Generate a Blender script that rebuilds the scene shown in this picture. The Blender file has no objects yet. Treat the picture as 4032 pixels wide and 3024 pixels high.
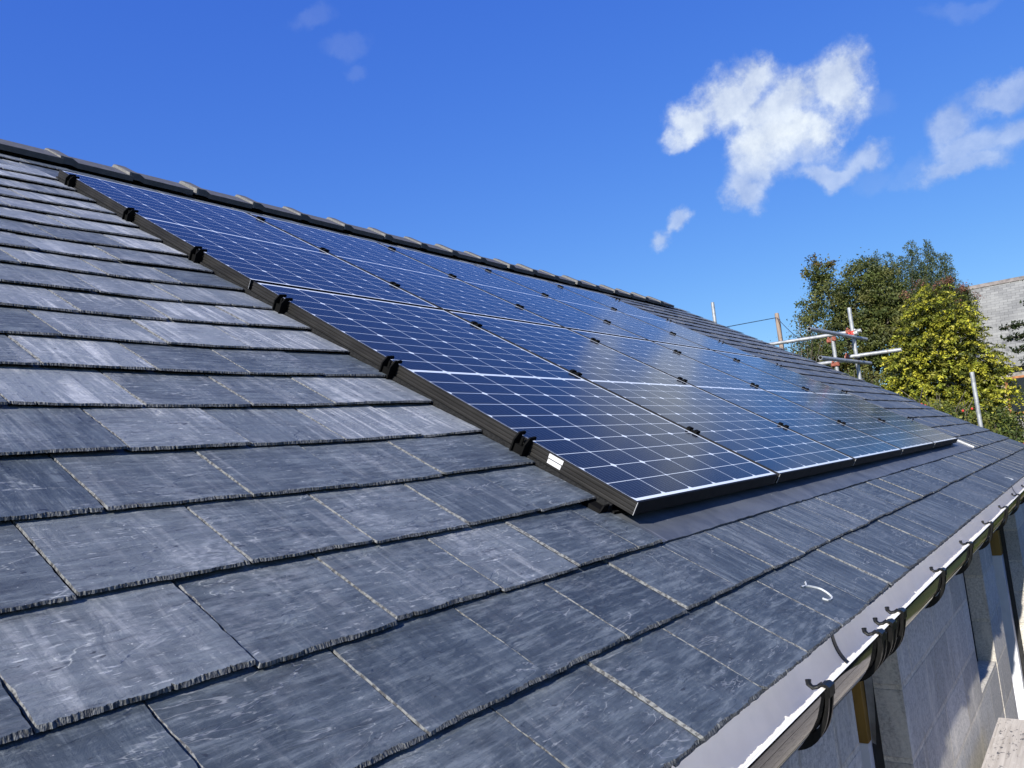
import bpy, math, random
import numpy as np
from mathutils import Vector, Matrix, Euler

random.seed(7)
RNG = np.random.default_rng(11)
scene = bpy.context.scene
COL = scene.collection
R = math.radians

# ------------------------------------------------------------------ camera, sky, sun, exposure
PITCH = 0.544587                 # roof pitch
ZO = 2.85                        # height of the array's lower left corner above the ground
SP, CP = math.sin(PITCH), math.cos(PITCH)

cam_d = bpy.data.cameras.new("camera")
cam = bpy.data.objects.new("camera", cam_d)
COL.objects.link(cam)
cam_d.sensor_width = 36.0
cam_d.lens = 36.0 * 3114.97 / 4032.0
cam_d.clip_start = 0.02
cam_d.clip_end = 3000.0
cam.matrix_world = Matrix(((0.59967492, -0.02554368, -0.79983593, -1.73431),
                           (-0.79385697, -0.14501286, -0.59056107, -0.937505),
                           (-0.10090139, 0.98909999, -0.1072386, ZO + 0.109538),
                           (0, 0, 0, 1)))
# columns of the matrix above are camera right / up / back in world axes
m3 = cam.matrix_world.to_3x3()
scene.camera = cam

SUN_DIR = Vector((-0.84, -0.130, 0.53)).normalized()      # towards the sun
sun_el = math.asin(SUN_DIR.z)
sun_rot = math.atan2(SUN_DIR.x, SUN_DIR.y)

world = bpy.data.worlds.new("World")
scene.world = world
world.use_nodes = True
scene.view_settings.view_transform = 'Standard'
scene.view_settings.look = 'None'
scene.view_settings.exposure = 0.95
scene.view_settings.gamma = 1.0
SKY_STRENGTH = 0.085


class NT:
    """small helper to write node trees as expressions"""
    def __init__(self, tree):
        self.t = tree
        tree.nodes.clear()

    def n(self, typ, **kw):
        nd = self.t.nodes.new(typ)
        for k, v in kw.items():
            setattr(nd, k, v)
        return nd

    def put(self, sock, v):
        if v is None:
            return
        if isinstance(v, bpy.types.NodeSocket):
            self.t.links.new(v, sock)
        else:
            if sock.type == 'RGBA' and len(v) == 3:
                v = (*v, 1.0)
            sock.default_value = v

    def m(self, op, a, b=None, c=None, clamp=False):
        nd = self.n('ShaderNodeMath', operation=op, use_clamp=clamp)
        self.put(nd.inputs[0], a); self.put(nd.inputs[1], b)
        if c is not None:
            self.put(nd.inputs[2], c)
        return nd.outputs[0]

    def vm(self, op, a, b=None):
        nd = self.n('ShaderNodeVectorMath', operation=op)
        self.put(nd.inputs[0], a)
        if b is not None:
            if op == 'SCALE':
                self.put(nd.inputs[3], b)
            else:
                self.put(nd.inputs[1], b)
        return nd.outputs['Value'] if op in ('DOT_PRODUCT', 'LENGTH') else nd.outputs[0]

    def mix(self, f, a, b, blend='MIX'):
        nd = self.n('ShaderNodeMix', data_type='RGBA', blend_type=blend)
        self.put(nd.inputs[0], f); self.put(nd.inputs[6], a); self.put(nd.inputs[7], b)
        return nd.outputs[2]

    def noise(self, vec, scale, detail=4.0, rough=0.5, dist=0.0, w=None):
        nd = self.n('ShaderNodeTexNoise')
        if vec is not None:
            self.put(nd.inputs['Vector'], vec)
        nd.inputs['Scale'].default_value = scale
        nd.inputs['Detail'].default_value = detail
        nd.inputs['Roughness'].default_value = rough
        nd.inputs['Distortion'].default_value = dist
        return nd.outputs[0]

    def ss(self, v, lo, hi, a=0.0, b=1.0):
        nd = self.n('ShaderNodeMapRange', interpolation_type='SMOOTHSTEP')
        self.put(nd.inputs[0], v); self.put(nd.inputs[1], lo); self.put(nd.inputs[2], hi)
        self.put(nd.inputs[3], a); self.put(nd.inputs[4], b)
        return nd.outputs[0]

    def xyz(self, v):
        nd = self.n('ShaderNodeSeparateXYZ'); self.put(nd.inputs[0], v)
        return nd.outputs[0], nd.outputs[1], nd.outputs[2]

    def comb(self, x, y, z=0.0):
        nd = self.n('ShaderNodeCombineXYZ')
        self.put(nd.inputs[0], x); self.put(nd.inputs[1], y); self.put(nd.inputs[2], z)
        return nd.outputs[0]

    def attr(self, name):
        return self.n('ShaderNodeAttribute', attribute_name=name)

    def bump(self, h, strength, dist=0.01):
        nd = self.n('ShaderNodeBump')
        nd.inputs['Strength'].default_value = strength
        nd.inputs['Distance'].default_value = dist
        self.put(nd.inputs['Height'], h)
        return nd.outputs[0]


def azel_dir(az, el):
    return Vector((math.cos(el) * math.cos(az), math.cos(el) * math.sin(az), math.sin(el)))


def photo_dir(px, py):
    """direction in the sky for a place measured in the photograph (2212 px wide)"""
    s = 4032.0 / 2212.0
    d = Vector(((px * s - 2016) / 3114.97, -(py * s - 1512) / 3114.97, -1.0))
    return (m3 @ d).normalized()


def build_world():
    t = NT(world.node_tree)
    sky = t.n('ShaderNodeTexSky', sky_type='NISHITA')
    sky.sun_disc = False
    sky.sun_elevation = sun_el
    sky.sun_rotation = sun_rot
    sky.air_density = 1.0
    sky.dust_density = 0.35
    sky.ozone_density = 2.2
    hs = t.n('ShaderNodeHueSaturation')
    hs.inputs['Saturation'].default_value = 1.28
    hs.inputs['Value'].default_value = 1.0
    t.put(hs.inputs['Color'], sky.outputs[0])
    skyc = t.mix(1.0, hs.outputs[0], (0.82, 0.84, 1.16), 'MULTIPLY')
    # flatter, deeper blue: gentle per-channel curve on the sky's own radiance
    sep = t.n('ShaderNodeSeparateColor'); t.put(sep.inputs[0], skyc)
    cmb = t.n('ShaderNodeCombineColor')
    for ci, (A_, p_) in enumerate(((0.416, 0.755), (0.582, 0.79), (0.567, 0.38))):
        c_ = t.m('MULTIPLY', sep.outputs[ci], SKY_STRENGTH)
        t.put(cmb.inputs[ci], t.m('MULTIPLY', t.m('POWER', t.m('MAXIMUM', c_, 0.0), p_), A_ / SKY_STRENGTH))
    skyc = cmb.outputs[0]
    d = t.vm('NORMALIZE', t.n('ShaderNodeTexCoord').outputs['Generated'])
    F = photo_dir(1750, 260)
    X = Vector((F.y, -F.x, 0)).normalized()
    Y = X.cross(F)
    den = t.m('MAXIMUM', t.vm('DOT_PRODUCT', d, tuple(F)), 0.05)
    px = t.m('DIVIDE', t.vm('DOT_PRODUCT', d, tuple(X)), den)
    py = t.m('DIVIDE', t.vm('DOT_PRODUCT', d, tuple(Y)), den)
    # warp
    wn = t.n('ShaderNodeTexNoise'); t.put(wn.inputs['Vector'], d)
    wn.inputs['Scale'].default_value = 9.0; wn.inputs['Detail'].default_value = 9.0; wn.inputs['Roughness'].default_value = 0.58
    wv = t.vm('SCALE', t.vm('SUBTRACT', wn.outputs[1], (0.5, 0.5, 0.5)), 0.10)
    wx, wy, _ = t.xyz(wv)
    p = t.comb(t.m('ADD', px, wx), t.m('ADD', py, wy), 0.0)
    groups = [(0.88, [(1500, 245, 85, 62), (1590, 205, 105, 85), (1622, 150, 48, 62), (1700, 225, 125, 72),
                      (1800, 195, 70, 80), (1700, 285, 120, 58)]),
              (0.66, [(1640, 320, 70, 70), (1625, 365, 60, 80), (1595, 430, 58, 70), (1690, 310, 120, 50)]),
              (0.55, [(1845, 335, 70, 40), (1770, 372, 85, 34), (1470, 290, 42, 28), (1700, 340, 110, 50), (1425, 512, 40, 36), (1462, 475, 36, 26)]),
              (0.50, [(2060, 275, 74, 56), (2110, 320, 95, 52), (2165, 200, 85, 42), (2195, 290, 75, 55), (2085, 372, 110, 34)]),
              (0.10, [(665, 42, 85, 34), (735, 98, 85, 34), (755, 145, 55, 26), (1870, 235, 60, 34), (1960, 375, 60, 30), (2100, 10, 95, 26), (1880, 380, 60, 34)])]
    nz = t.noise(d, 24.0, 12.0, 0.66)
    nzs = t.noise(t.vm('ADD', d, tuple((X * -0.010 + Y * 0.012))), 24.0, 7.0, 0.6)
    nz2 = t.noise(d, 11.0, 6.0, 0.55)
    nzc = t.m('MULTIPLY', t.m('SUBTRACT', nz, 0.5), 0.98)
    clear = None
    for op, blobs in groups:
        tot = None
        for bx, by, rx, ry in blobs:
            bd = photo_dir(bx, by)
            dn = bd.dot(F)
            cx_, cy_ = bd.dot(X) / dn, bd.dot(Y) / dn
            k = 4032 / 2212 / 3115.0 * 0.90
            dx = t.vm('SUBTRACT', p, (cx_, cy_, 0))
            dx = t.vm('MULTIPLY', dx, (1 / (rx * k), 1 / (ry * k), 0))
            f = t.m('SUBTRACT', 1.0, t.vm('LENGTH', dx))
            tot = f if tot is None else t.m('SMOOTH_MAX', tot, f, 0.35)
        g_ = t.m('MULTIPLY', t.ss(t.m('ADD', tot, nzc), 0.0, 0.66), op)
        inv_g = t.m('SUBTRACT', 1.0, g_)
        clear = inv_g if clear is None else t.m('MULTIPLY', clear, inv_g)
    dens = t.m('SUBTRACT', 1.0, clear)
    light = t.m('MULTIPLY_ADD', t.m('SUBTRACT', nz2, 0.5), 1.3, t.m('MULTIPLY_ADD', t.m('SUBTRACT', nz, nzs), 1.6, t.m('MULTIPLY', dens, 0.72)), clamp=True)
    k = 1.0 / SKY_STRENGTH
    ccol = t.mix(light, (0.24 * k, 0.29 * k, 0.40 * k), (0.46 * k, 0.50 * k, 0.535 * k))
    col = t.mix(dens, skyc, ccol)
    bg = t.n('ShaderNodeBackground')
    t.put(bg.inputs[0], col)
    bg.inputs[1].default_value = SKY_STRENGTH
    out = t.n('ShaderNodeOutputWorld')
    t.t.links.new(bg.outputs[0], out.inputs[0])


build_world()

sun_d = bpy.data.lights.new("sun", 'SUN')
sun_d.energy = 4.0
sun_d.angle = R(0.53)
sun_d.color = (1.0, 0.96, 0.89)
sun = bpy.data.objects.new("sun", sun_d)
COL.objects.link(sun)
sun.rotation_euler = (-SUN_DIR).to_track_quat('-Z', 'Y').to_euler()
sun.location = (-8, -6, 12)


# ------------------------------------------------------------------ mesh helpers
class MB:
    """collects faces; builds ONE mesh object"""
    def __init__(self):
        self.v = []; self.f = []; self.mi = []

    def face(self, pts, mi=0):
        b = len(self.v)
        self.v.extend(tuple(p) for p in pts)
        self.f.append(tuple(range(b, b + len(pts)))); self.mi.append(mi)

    def grid(self, rows, mi=0, closed=False):
        """rows: list of equal-length point lists, faces between neighbours"""
        b = len(self.v); n = len(rows[0])
        for r in rows:
            self.v.extend(tuple(p) for p in r)
        for i in range(len(rows) - 1):
            for j in range(n if closed else n - 1):
                a = b + i * n + j; a2 = b + i * n + (j + 1) % n
                self.f.append((a, a2, a2 + n, a + n)); self.mi.append(mi)

    def box(self, x0, x1, y0, y1, z0, z1, mi=0):
        b = len(self.v)
        self.v += [(x0, y0, z0), (x1, y0, z0), (x1, y1, z0), (x0, y1, z0), (x0, y0, z1), (x1, y0, z1), (x1, y1, z1), (x0, y1, z1)]
        for q in ((0, 3, 2, 1), (4, 5, 6, 7), (0, 1, 5, 4), (1, 2, 6, 5), (2, 3, 7, 6), (3, 0, 4, 7)):
            self.f.append(tuple(b + i for i in q)); self.mi.append(mi)

    def prism_x(self, prof, x0, x1, mi=0, caps=True):
        """closed profile of (y,z) extruded along x"""
        a = [(x0, y, z) for y, z in prof]; c = [(x1, y, z) for y, z in prof]
        b = len(self.v); n = len(prof)
        self.v += a + c
        for j in range(n):
            self.f.append((b + j, b + (j + 1) % n, b + n + (j + 1) % n, b + n + j)); self.mi.append(mi)
        if caps:
            self.f.append(tuple(b + j for j in range(n))[::-1]); self.mi.append(mi)
            self.f.append(tuple(b + n + j for j in range(n))); self.mi.append(mi)

    def prism_y(self, prof, y0, y1, mi=0):
        """closed profile of (x,z) extruded along y"""
        b = len(self.v); n = len(prof)
        self.v += [(x, y0, z) for x, z in prof] + [(x, y1, z) for x, z in prof]
        for j in range(n):
            self.f.append((b + j, b + n + j, b + n + (j + 1) % n, b + (j + 1) % n)); self.mi.append(mi)
        self.f.append(tuple(b + j for j in range(n))); self.mi.append(mi)
        self.f.append(tuple(b + n + j for j in range(n))[::-1]); self.mi.append(mi)

    def tube(self, pts, rad, n=12, mi=0, caps=True):
        pts = [Vector(p) for p in pts]
        rads = rad if isinstance(rad, (list, tuple)) else [rad] * len(pts)
        rows = []
        ref = None
        for i, p in enumerate(pts):
            d = (pts[min(i + 1, len(pts) - 1)] - pts[max(i - 1, 0)]).normalized()
            if ref is None:
                ref = Vector((0, 0, 1)) if abs(d.z) < .9 else Vector((1, 0, 0))
            s = d.cross(ref).normalized(); u = s.cross(d)
            ref = u
            rows.append([p + (s * math.cos(a) + u * math.sin(a)) * rads[i] for a in [2 * math.pi * k / n for k in range(n)]])
        self.grid(rows, mi, closed=True)
        if caps:
            self.face(rows[0], mi); self.face(rows[-1][::-1], mi)

    def pipe(self, p0, p1, ro, ri, n=18, mi=0):
        """hollow straight tube with open ends"""
        p0, p1 = Vector(p0), Vector(p1)
        d = (p1 - p0).normalized()
        ref = Vector((0, 0, 1)) if abs(d.z) < .9 else Vector((1, 0, 0))
        s = d.cross(ref).normalized(); u = s.cross(d)
        ring = lambda p, r: [p + (s * math.cos(2 * math.pi * k / n) + u * math.sin(2 * math.pi * k / n)) * r for k in range(n)]
        self.grid([ring(p0, ri), ring(p0, ro), ring(p1, ro), ring(p1, ri), ring(p0, ri)], mi, closed=True)

    def build(self, name, mats, parent=None, smooth=False, attrs=None):
        me = bpy.data.meshes.new(name)
        me.from_pydata(self.v, [], self.f)
        if not isinstance(mats, (list, tuple)):
            mats = [mats]
        for m in mats:
            me.materials.append(m)
        if len(mats) > 1:
            me.polygons.foreach_set('material_index', self.mi)
        if smooth:
            me.polygons.foreach_set('use_smooth', [True] * len(me.polygons))
        for nm, (typ, arr) in (attrs or {}).items():
            at = me.attributes.new(nm, typ, 'POINT')
            at.data.foreach_set('vector' if typ == 'FLOAT_VECTOR' else 'color', np.asarray(arr, dtype=np.float32).ravel())
        me.update()
        o = bpy.data.objects.new(name, me)
        COL.objects.link(o)
        if parent:
            o.parent = parent
        return o


def tag(o, label=None, cat=None, group=None, kind=None):
    if label: o['label'] = label
    if cat: o['category'] = cat
    if group: o['group'] = group
    if kind: o['kind'] = kind
    return o


def empty(name, loc=(0, 0, 0), rot=(0, 0, 0)):
    o = bpy.data.objects.new(name, None)
    o.empty_display_size = 0.1
    o.location = loc; o.rotation_euler = rot
    COL.objects.link(o)
    return o


def copy_tree(o, parent=None):
    c = o.copy(); COL.objects.link(c)
    if parent: c.parent = parent
    for ch in list(o.children):
        copy_tree(ch, c)
    return c


def rw(u, v, z):
    """roof coordinates (along eave, up slope, out of the roof) to the house's axes (without ZO)"""
    return (u, v * CP - z * SP, v * SP + z * CP)


# ------------------------------------------------------------------ materials
def mat(name):
    m = bpy.data.materials.new(name)
    m.use_nodes = True
    t = NT(m.node_tree)
    out = t.n('ShaderNodeOutputMaterial')
    b = t.n('ShaderNodeBsdfPrincipled')
    t.t.links.new(b.outputs[0], out.inputs[0])
    return m, t, b


def simple(name, col, rough=0.5, metal=0.0, spec=0.5, var=0.25, scale=30.0, bump=0.0, bscale=80.0, stretch=(1, 1, 1)):
    m, t, b = mat(name)
    co = t.vm('MULTIPLY', t.n('ShaderNodeTexCoord').outputs['Object'], stretch)
    nz = t.noise(co, scale, 5.0, 0.6)
    dark = tuple(c * (1 - var) for c in col); lite = tuple(min(1, c * (1 + var)) for c in col)
    t.put(b.inputs['Base Color'], t.mix(t.ss(nz, 0.3, 0.7), dark, lite))
    b.inputs['Metallic'].default_value = metal
    b.inputs['Specular IOR Level'].default_value = spec
    t.put(b.inputs['Roughness'], t.m('MULTIPLY_ADD', t.m('SUBTRACT', nz, 0.5), 0.25, rough, clamp=True))
    if bump:
        t.put(b.inputs['Normal'], t.bump(t.noise(co, bscale, 4.0, 0.6), bump, 0.003))
    return m


def make_slate():
    m, t, b = mat("slate")
    at = t.attr('slate')                       # x along eave, y up slope (own to each slate), z random
    rnd = t.attr('tone')
    r1, r2, r3 = [s for s in (lambda n: (n.outputs[0], n.outputs[1], n.outputs[2]))(
        (lambda sep: (t.put(sep.inputs[0], rnd.outputs['Color']), sep)[1])(t.n('ShaderNodeSeparateColor')))]
    co = at.outputs['Vector']
    x, y, z = t.xyz(co)
    n1 = t.noise(co, 6.0, 9.0, 0.68, 0.5)
    base = t.mix(t.ss(n1, 0.30, 0.72), (0.030, 0.040, 0.050), (0.076, 0.094, 0.110))
    base = t.mix(t.m('MULTIPLY', r1, 0.7), base, t.mix(r3, (0.026, 0.035, 0.045), (0.155, 0.176, 0.190)))
    base = t.mix(t.m('MULTIPLY', t.m('MULTIPLY', r3, r3), 0.46), base, (0.27, 0.285, 0.305))
    # riven grain: fine ripples across the slate, different on each one
    g1 = t.noise(t.vm('MULTIPLY', co, (11, 75, 1)), 1.0, 9.0, 0.72, 0.35)
    g2 = t.noise(t.vm('MULTIPLY', co, (62, 8, 1)), 1.0, 8.0, 0.66, 0.5)
    pick = t.ss(r2, 0.30, 0.62)
    inv_ = t.m('SUBTRACT', 1.0, pick)
    grain = t.m('ADD', t.m('MULTIPLY', g1, inv_), t.m('MULTIPLY', g2, pick))
    base = t.mix(t.ss(grain, 0.46, 0.66, 0.0, 0.55), base, (0.185, 0.210, 0.225))
    base = t.mix(t.ss(grain, 0.46, 0.32, 0.0, 0.65), base, (0.026, 0.030, 0.037))
    # dusty pale clouds on the weathered ones
    d1 = t.noise(co, 4.2, 8.0, 0.66, 0.6)
    d2 = t.noise(t.vm('MULTIPLY', co, (50, 130, 1)), 1.0, 4.0, 0.65)
    dust = t.m('MULTIPLY', t.ss(d1, 0.50, 0.70), t.ss(d2, 0.36, 0.66))
    base = t.mix(t.m('MULTIPLY', dust, t.m('MULTIPLY_ADD', r3, 0.75, 0.15)), base, (0.37, 0.38, 0.395))
    # rain-washed dust running down the slope
    s1 = t.noise(t.vm('MULTIPLY', co, (34, 2.4, 1)), 1.0, 8.0, 0.68, 0.9)
    s2 = t.noise(co, 5.0, 4.0, 0.55)
    st = t.m('MULTIPLY', t.ss(s1, 0.46, 0.64), t.ss(s2, 0.38, 0.58))
    st = t.m('MULTIPLY', st, t.m('MULTIPLY_ADD', t.m('MULTIPLY', r3, r3), 1.05, 0.06))
    base = t.mix(t.m('MULTIPLY', t.m('MULTIPLY', st, t.ss(d2, 0.28, 0.60, 0.35, 1.0)), 0.85, clamp=True), base, (0.50, 0.50, 0.49))
    # thin raised lines where layers of slate end
    l1 = t.noise(t.vm('MULTIPLY', co, (5.0, 19, 1)), 1.0, 4.0, 0.55, 0.5)
    ln_ = t.m('MULTIPLY', t.ss(t.m('ABSOLUTE', t.m('SUBTRACT', l1, 0.52)), 0.010, 0.002), t.ss(t.noise(co, 8.0, 3.0), 0.48, 0.60))
    base = t.mix(t.m('MULTIPLY', ln_, 0.35), base, (0.40, 0.41, 0.42))
    # bright flecks where the face flaked
    f1 = t.noise(t.vm('MULTIPLY', co, (34, 160, 1)), 1.0, 4.0, 0.62, 0.3)
    f2 = t.noise(t.vm('MULTIPLY', co, (130, 30, 1)), 1.0, 4.0, 0.62, 0.3)
    f3 = t.noise(co, 9.0, 3.0, 0.55)
    fl = t.m('ADD', t.m('MULTIPLY', t.ss(f1, 0.60, 0.68), inv_), t.m('MULTIPLY', t.ss(f2, 0.63, 0.71), pick))
    fl = t.m('MULTIPLY', t.m('MULTIPLY', fl, t.ss(f3, 0.38, 0.58)), t.m('MULTIPLY_ADD', r3, 0.95, 0.16))
    base = t.mix(t.m('MULTIPLY', fl, 0.85, clamp=True), base, (0.52, 0.53, 0.52))
    sp = t.ss(t.noise(co, 170.0, 2.0, 0.5), 0.72, 0.77)
    base = t.mix(t.m('MULTIPLY', sp, t.m('MULTIPLY_ADD', r3, 0.5, 0.3)), base, (0.55, 0.55, 0.53))
    dk = t.ss(t.noise(t.vm('MULTIPLY', co, (30, 110, 1)), 1.0, 3.0, 0.5, 1.0), 0.68, 0.73)
    base = t.mix(t.m('MULTIPLY', dk, 0.7), base, (0.018, 0.020, 0.026))
    t.put(b.inputs['Base Color'], base)
    t.put(b.inputs['Roughness'], t.m('MULTIPLY_ADD', grain, 0.22, 0.42))
    b.inputs['Specular IOR Level'].default_value = 0.5
    h = t.m('ADD', t.m('MULTIPLY', grain, 1.0), t.m('MULTIPLY', t.noise(co, 24.0, 9.0, 0.7, 0.5), 0.9))
    h = t.m('ADD', h, t.m('MULTIPLY', t.ss(l1, 0.505, 0.535), 0.35))
    t.put(b.inputs['Normal'], t.bump(h, 0.7, 0.005))
    return m


def make_slate_edge(name, lo, hi):
    m, t, b = mat(name)
    co = t.attr('slate').outputs['Vector']
    nz = t.noise(t.vm('MULTIPLY', co, (330, 150, 3)), 1.0, 2.0, 0.6)
    t.put(b.inputs['Base Color'], t.mix(t.ss(nz, 0.36, 0.62), lo, hi))
    b.inputs['Roughness'].default_value = 0.75
    t.put(b.inputs['Normal'], t.bump(nz, 0.9, 0.004))
    return m


def make_cells():
    m, t, b = mat("solar_cells")
    x, y, z = t.xyz(t.n('ShaderNodeTexCoord').outputs['Object'])
    mx, pxx = 0.0105, 0.1685
    my, pyy, mid = 0.018, 0.0829, 0.013
    xx = t.m('SUBTRACT', x, mx)
    yy = t.m('SUBTRACT', y, my)
    up = t.m('GREATER_THAN', yy, 10 * pyy + mid / 2)
    yc = t.m('SUBTRACT', yy, t.m('MULTIPLY', up, mid))
    near = lambda v, per: t.m('MULTIPLY', t.m('ABSOLUTE', t.m('SUBTRACT', t.m('FRACT', t.m('ADD', t.m('DIVIDE', v, per), 0.5)), 0.5)), per)
    dx = near(xx, pxx); dy = near(yc, pyy); dy2 = near(yc, 2 * pyy)
    lx = t.m('LESS_THAN', dx, 0.0013); ly = t.m('LESS_THAN', dy, 0.0011)
    dia = t.m('LESS_THAN', t.m('ADD', dx, dy2), 0.0125)
    dia2 = t.m('LESS_THAN', t.m('ADD', dx, dy), 0.006)
    midm = t.m('LESS_THAN', t.m('ABSOLUTE', t.m('SUBTRACT', yy, 10 * pyy + mid / 2)), mid / 2)
    midl = t.m('LESS_THAN', t.m('ABSOLUTE', t.m('SUBTRACT', yy, 10 * pyy + mid / 2)), 0.0016)
    ox = t.m('GREATER_THAN', t.m('ABSOLUTE', t.m('SUBTRACT', xx, 3 * pxx)), 3 * pxx)
    oy = t.m('GREATER_THAN', t.m('ABSOLUTE', t.m('SUBTRACT', yy, 10 * pyy + mid / 2)), 10 * pyy + mid / 2)
    w = lx
    for k in (ly, dia, dia2, midm, ox, oy):
        w = t.m('MAXIMUM', w, k)
    bb = t.m('LESS_THAN', t.m('ABSOLUTE', t.m('SUBTRACT', t.m('FRACT', t.m('MULTIPLY', t.m('DIVIDE', xx, pxx), 9.0)), 0.5)), 0.030)
    cell = t.noise(t.comb(t.m('FLOOR', t.m('DIVIDE', xx, pxx)), t.m('FLOOR', t.m('DIVIDE', yc, pyy)), 0.0), 3.7, 0.0)
    ccol = t.mix(cell, (0.005, 0.0055, 0.010), (0.009, 0.0095, 0.016))
    ccol = t.mix(t.m('MULTIPLY', bb, 0.5), ccol, (0.19, 0.21, 0.25))
    col = t.mix(w, ccol, (0.68, 0.72, 0.74))
    col = t.mix(t.m('MULTIPLY', midl, 0.5), col, (0.3, 0.34, 0.4))
    dust = t.noise(t.n('ShaderNodeTexCoord').outputs['Object'], 330.0, 2.0, 0.5)
    col = t.mix(t.m('MULTIPLY', t.ss(dust, 0.755, 0.79), 0.5), col, (0.5, 0.5, 0.48))
    t.put(b.inputs['Base Color'], col)
    film = t.noise(t.n('ShaderNodeTexCoord').outputs['Object'], 2.5, 4.0, 0.6)
    t.put(b.inputs['Roughness'], t.m('MULTIPLY_ADD', film, 0.10, 0.10))
    b.inputs['Specular IOR Level'].default_value = 0.5
    b.inputs['Specular Tint'].default_value = (1.0, 0.97, 0.86, 1)     # anti-reflective coating
    b.inputs['IOR'].default_value = 1.245
    return m


def make_block():
    m, t, b = mat("concrete_block")
    x, y, z = t.xyz(t.n('ShaderNodeTexCoord').outputs['Object'])
    co = t.comb(t.m('ADD', x, y), t.m('ADD', z, 0.022), 0.0)
    br = t.n('ShaderNodeTexBrick')
    br.offset = 0.5
    t.put(br.inputs['Vector'], co)
    br.inputs['Color1'].default_value = (0.46, 0.43, 0.375, 1)
    br.inputs['Color2'].default_value = (0.68, 0.64, 0.565, 1)
    br.inputs['Mortar'].default_value = (0.70, 0.64, 0.52, 1)
    br.inputs['Scale'].default_value = 1.0
    br.inputs['Mortar Size'].default_value = 0.009
    br.inputs['Mortar Smooth'].default_value = 0.2
    br.inputs['Bias'].default_value = 0.0
    br.inputs['Brick Width'].default_value = 0.45
    br.inputs['Row Height'].default_value = 0.225
    o = t.n('ShaderNodeTexCoord').outputs['Object']
    nz = t.noise(o, 95.0, 6.0, 0.75)
    sm = t.noise(t.vm('MULTIPLY', o, (9, 9, 2.0)), 1.0, 5.0, 0.6, 1.0)
    col = t.mix(t.ss(nz, 0.38, 0.68, 0.0, 0.62), br.outputs[0], (0.17, 0.16, 0.14))
    col = t.mix(t.ss(sm, 0.52, 0.70, 0.0, 0.55), col, (0.72, 0.67, 0.57))
    col = t.mix(t.ss(t.noise(t.vm('MULTIPLY', o, (22, 22, 2.5)), 1.0, 3.0, 0.5), 0.62, 0.72, 0, 0.5), col, (0.36, 0.31, 0.23))
    t.put(b.inputs['Base Color'], col)
    b.inputs['Roughness'].default_value = 0.92
    h = t.m('ADD', nz, t.m('MULTIPLY', br.outputs[1], -1.2))
    t.put(b.inputs['Normal'], t.bump(h, 1.0, 0.006))
    return m


def make_farslate():
    m, t, b = mat("weathered_slate")
    o = t.n('ShaderNodeTexCoord').outputs['Object']
    x, y, z = t.xyz(o)
    br = t.n('ShaderNodeTexBrick')
    br.offset = 0.5
    t.put(br.inputs['Vector'], t.comb(y, t.m('MULTIPLY', z, 1.32), 0.0))
    br.inputs['Color1'].default_value = (0.155, 0.155, 0.148, 1)
    br.inputs['Color2'].default_value = (0.235, 0.235, 0.22, 1)
    br.inputs['Mortar'].default_value = (0.085, 0.085, 0.08, 1)
    br.inputs['Scale'].default_value = 1.0
    br.inputs['Mortar Size'].default_value = 0.012
    br.inputs['Mortar Smooth'].default_value = 0.5
    br.inputs['Brick Width'].default_value = 0.36
    br.inputs['Row Height'].default_value = 0.19
    nz = t.noise(o, 0.8, 5.0, 0.6)
    st = t.noise(t.vm('MULTIPLY', o, (1, 1.5, 0.35)), 1.0, 4.0, 0.6, 0.6)
    col = t.mix(t.ss(nz, 0.35, 0.7, 0, 0.45), br.outputs[0], (0.27, 0.27, 0.25))
    col = t.mix(t.ss(st, 0.58, 0.72, 0, 0.7), col, (0.055, 0.055, 0.055))
    t.put(b.inputs['Base Color'], col)
    b.inputs['Roughness'].default_value = 0.8
    t.put(b.inputs['Normal'], t.bump(br.outputs[1], -0.6, 0.02))
    return m


def make_leaf(name, transl=0.3):
    m = bpy.data.materials.new(name)
    m.use_nodes = True
    t = NT(m.node_tree)
    out = t.n('ShaderNodeOutputMaterial')
    b = t.n('ShaderNodeBsdfPrincipled')
    c = t.attr('tint').outputs['Color']
    t.put(b.inputs['Base Color'], c)
    b.inputs['Roughness'].default_value = 0.55
    b.inputs['Specular IOR Level'].default_value = 0.3
    tr = t.n('ShaderNodeBsdfTranslucent')
    t.put(tr.inputs[0], t.mix(1.0, c, (1.0, 1.15, 0.6), 'MULTIPLY'))
    mx = t.n('ShaderNodeMixShader')
    mx.inputs[0].default_value = transl
    t.t.links.new(b.outputs[0], mx.inputs[1]); t.t.links.new(tr.outputs[0], mx.inputs[2])
    t.t.links.new(mx.outputs[0], out.inputs[0])
    return m


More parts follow.
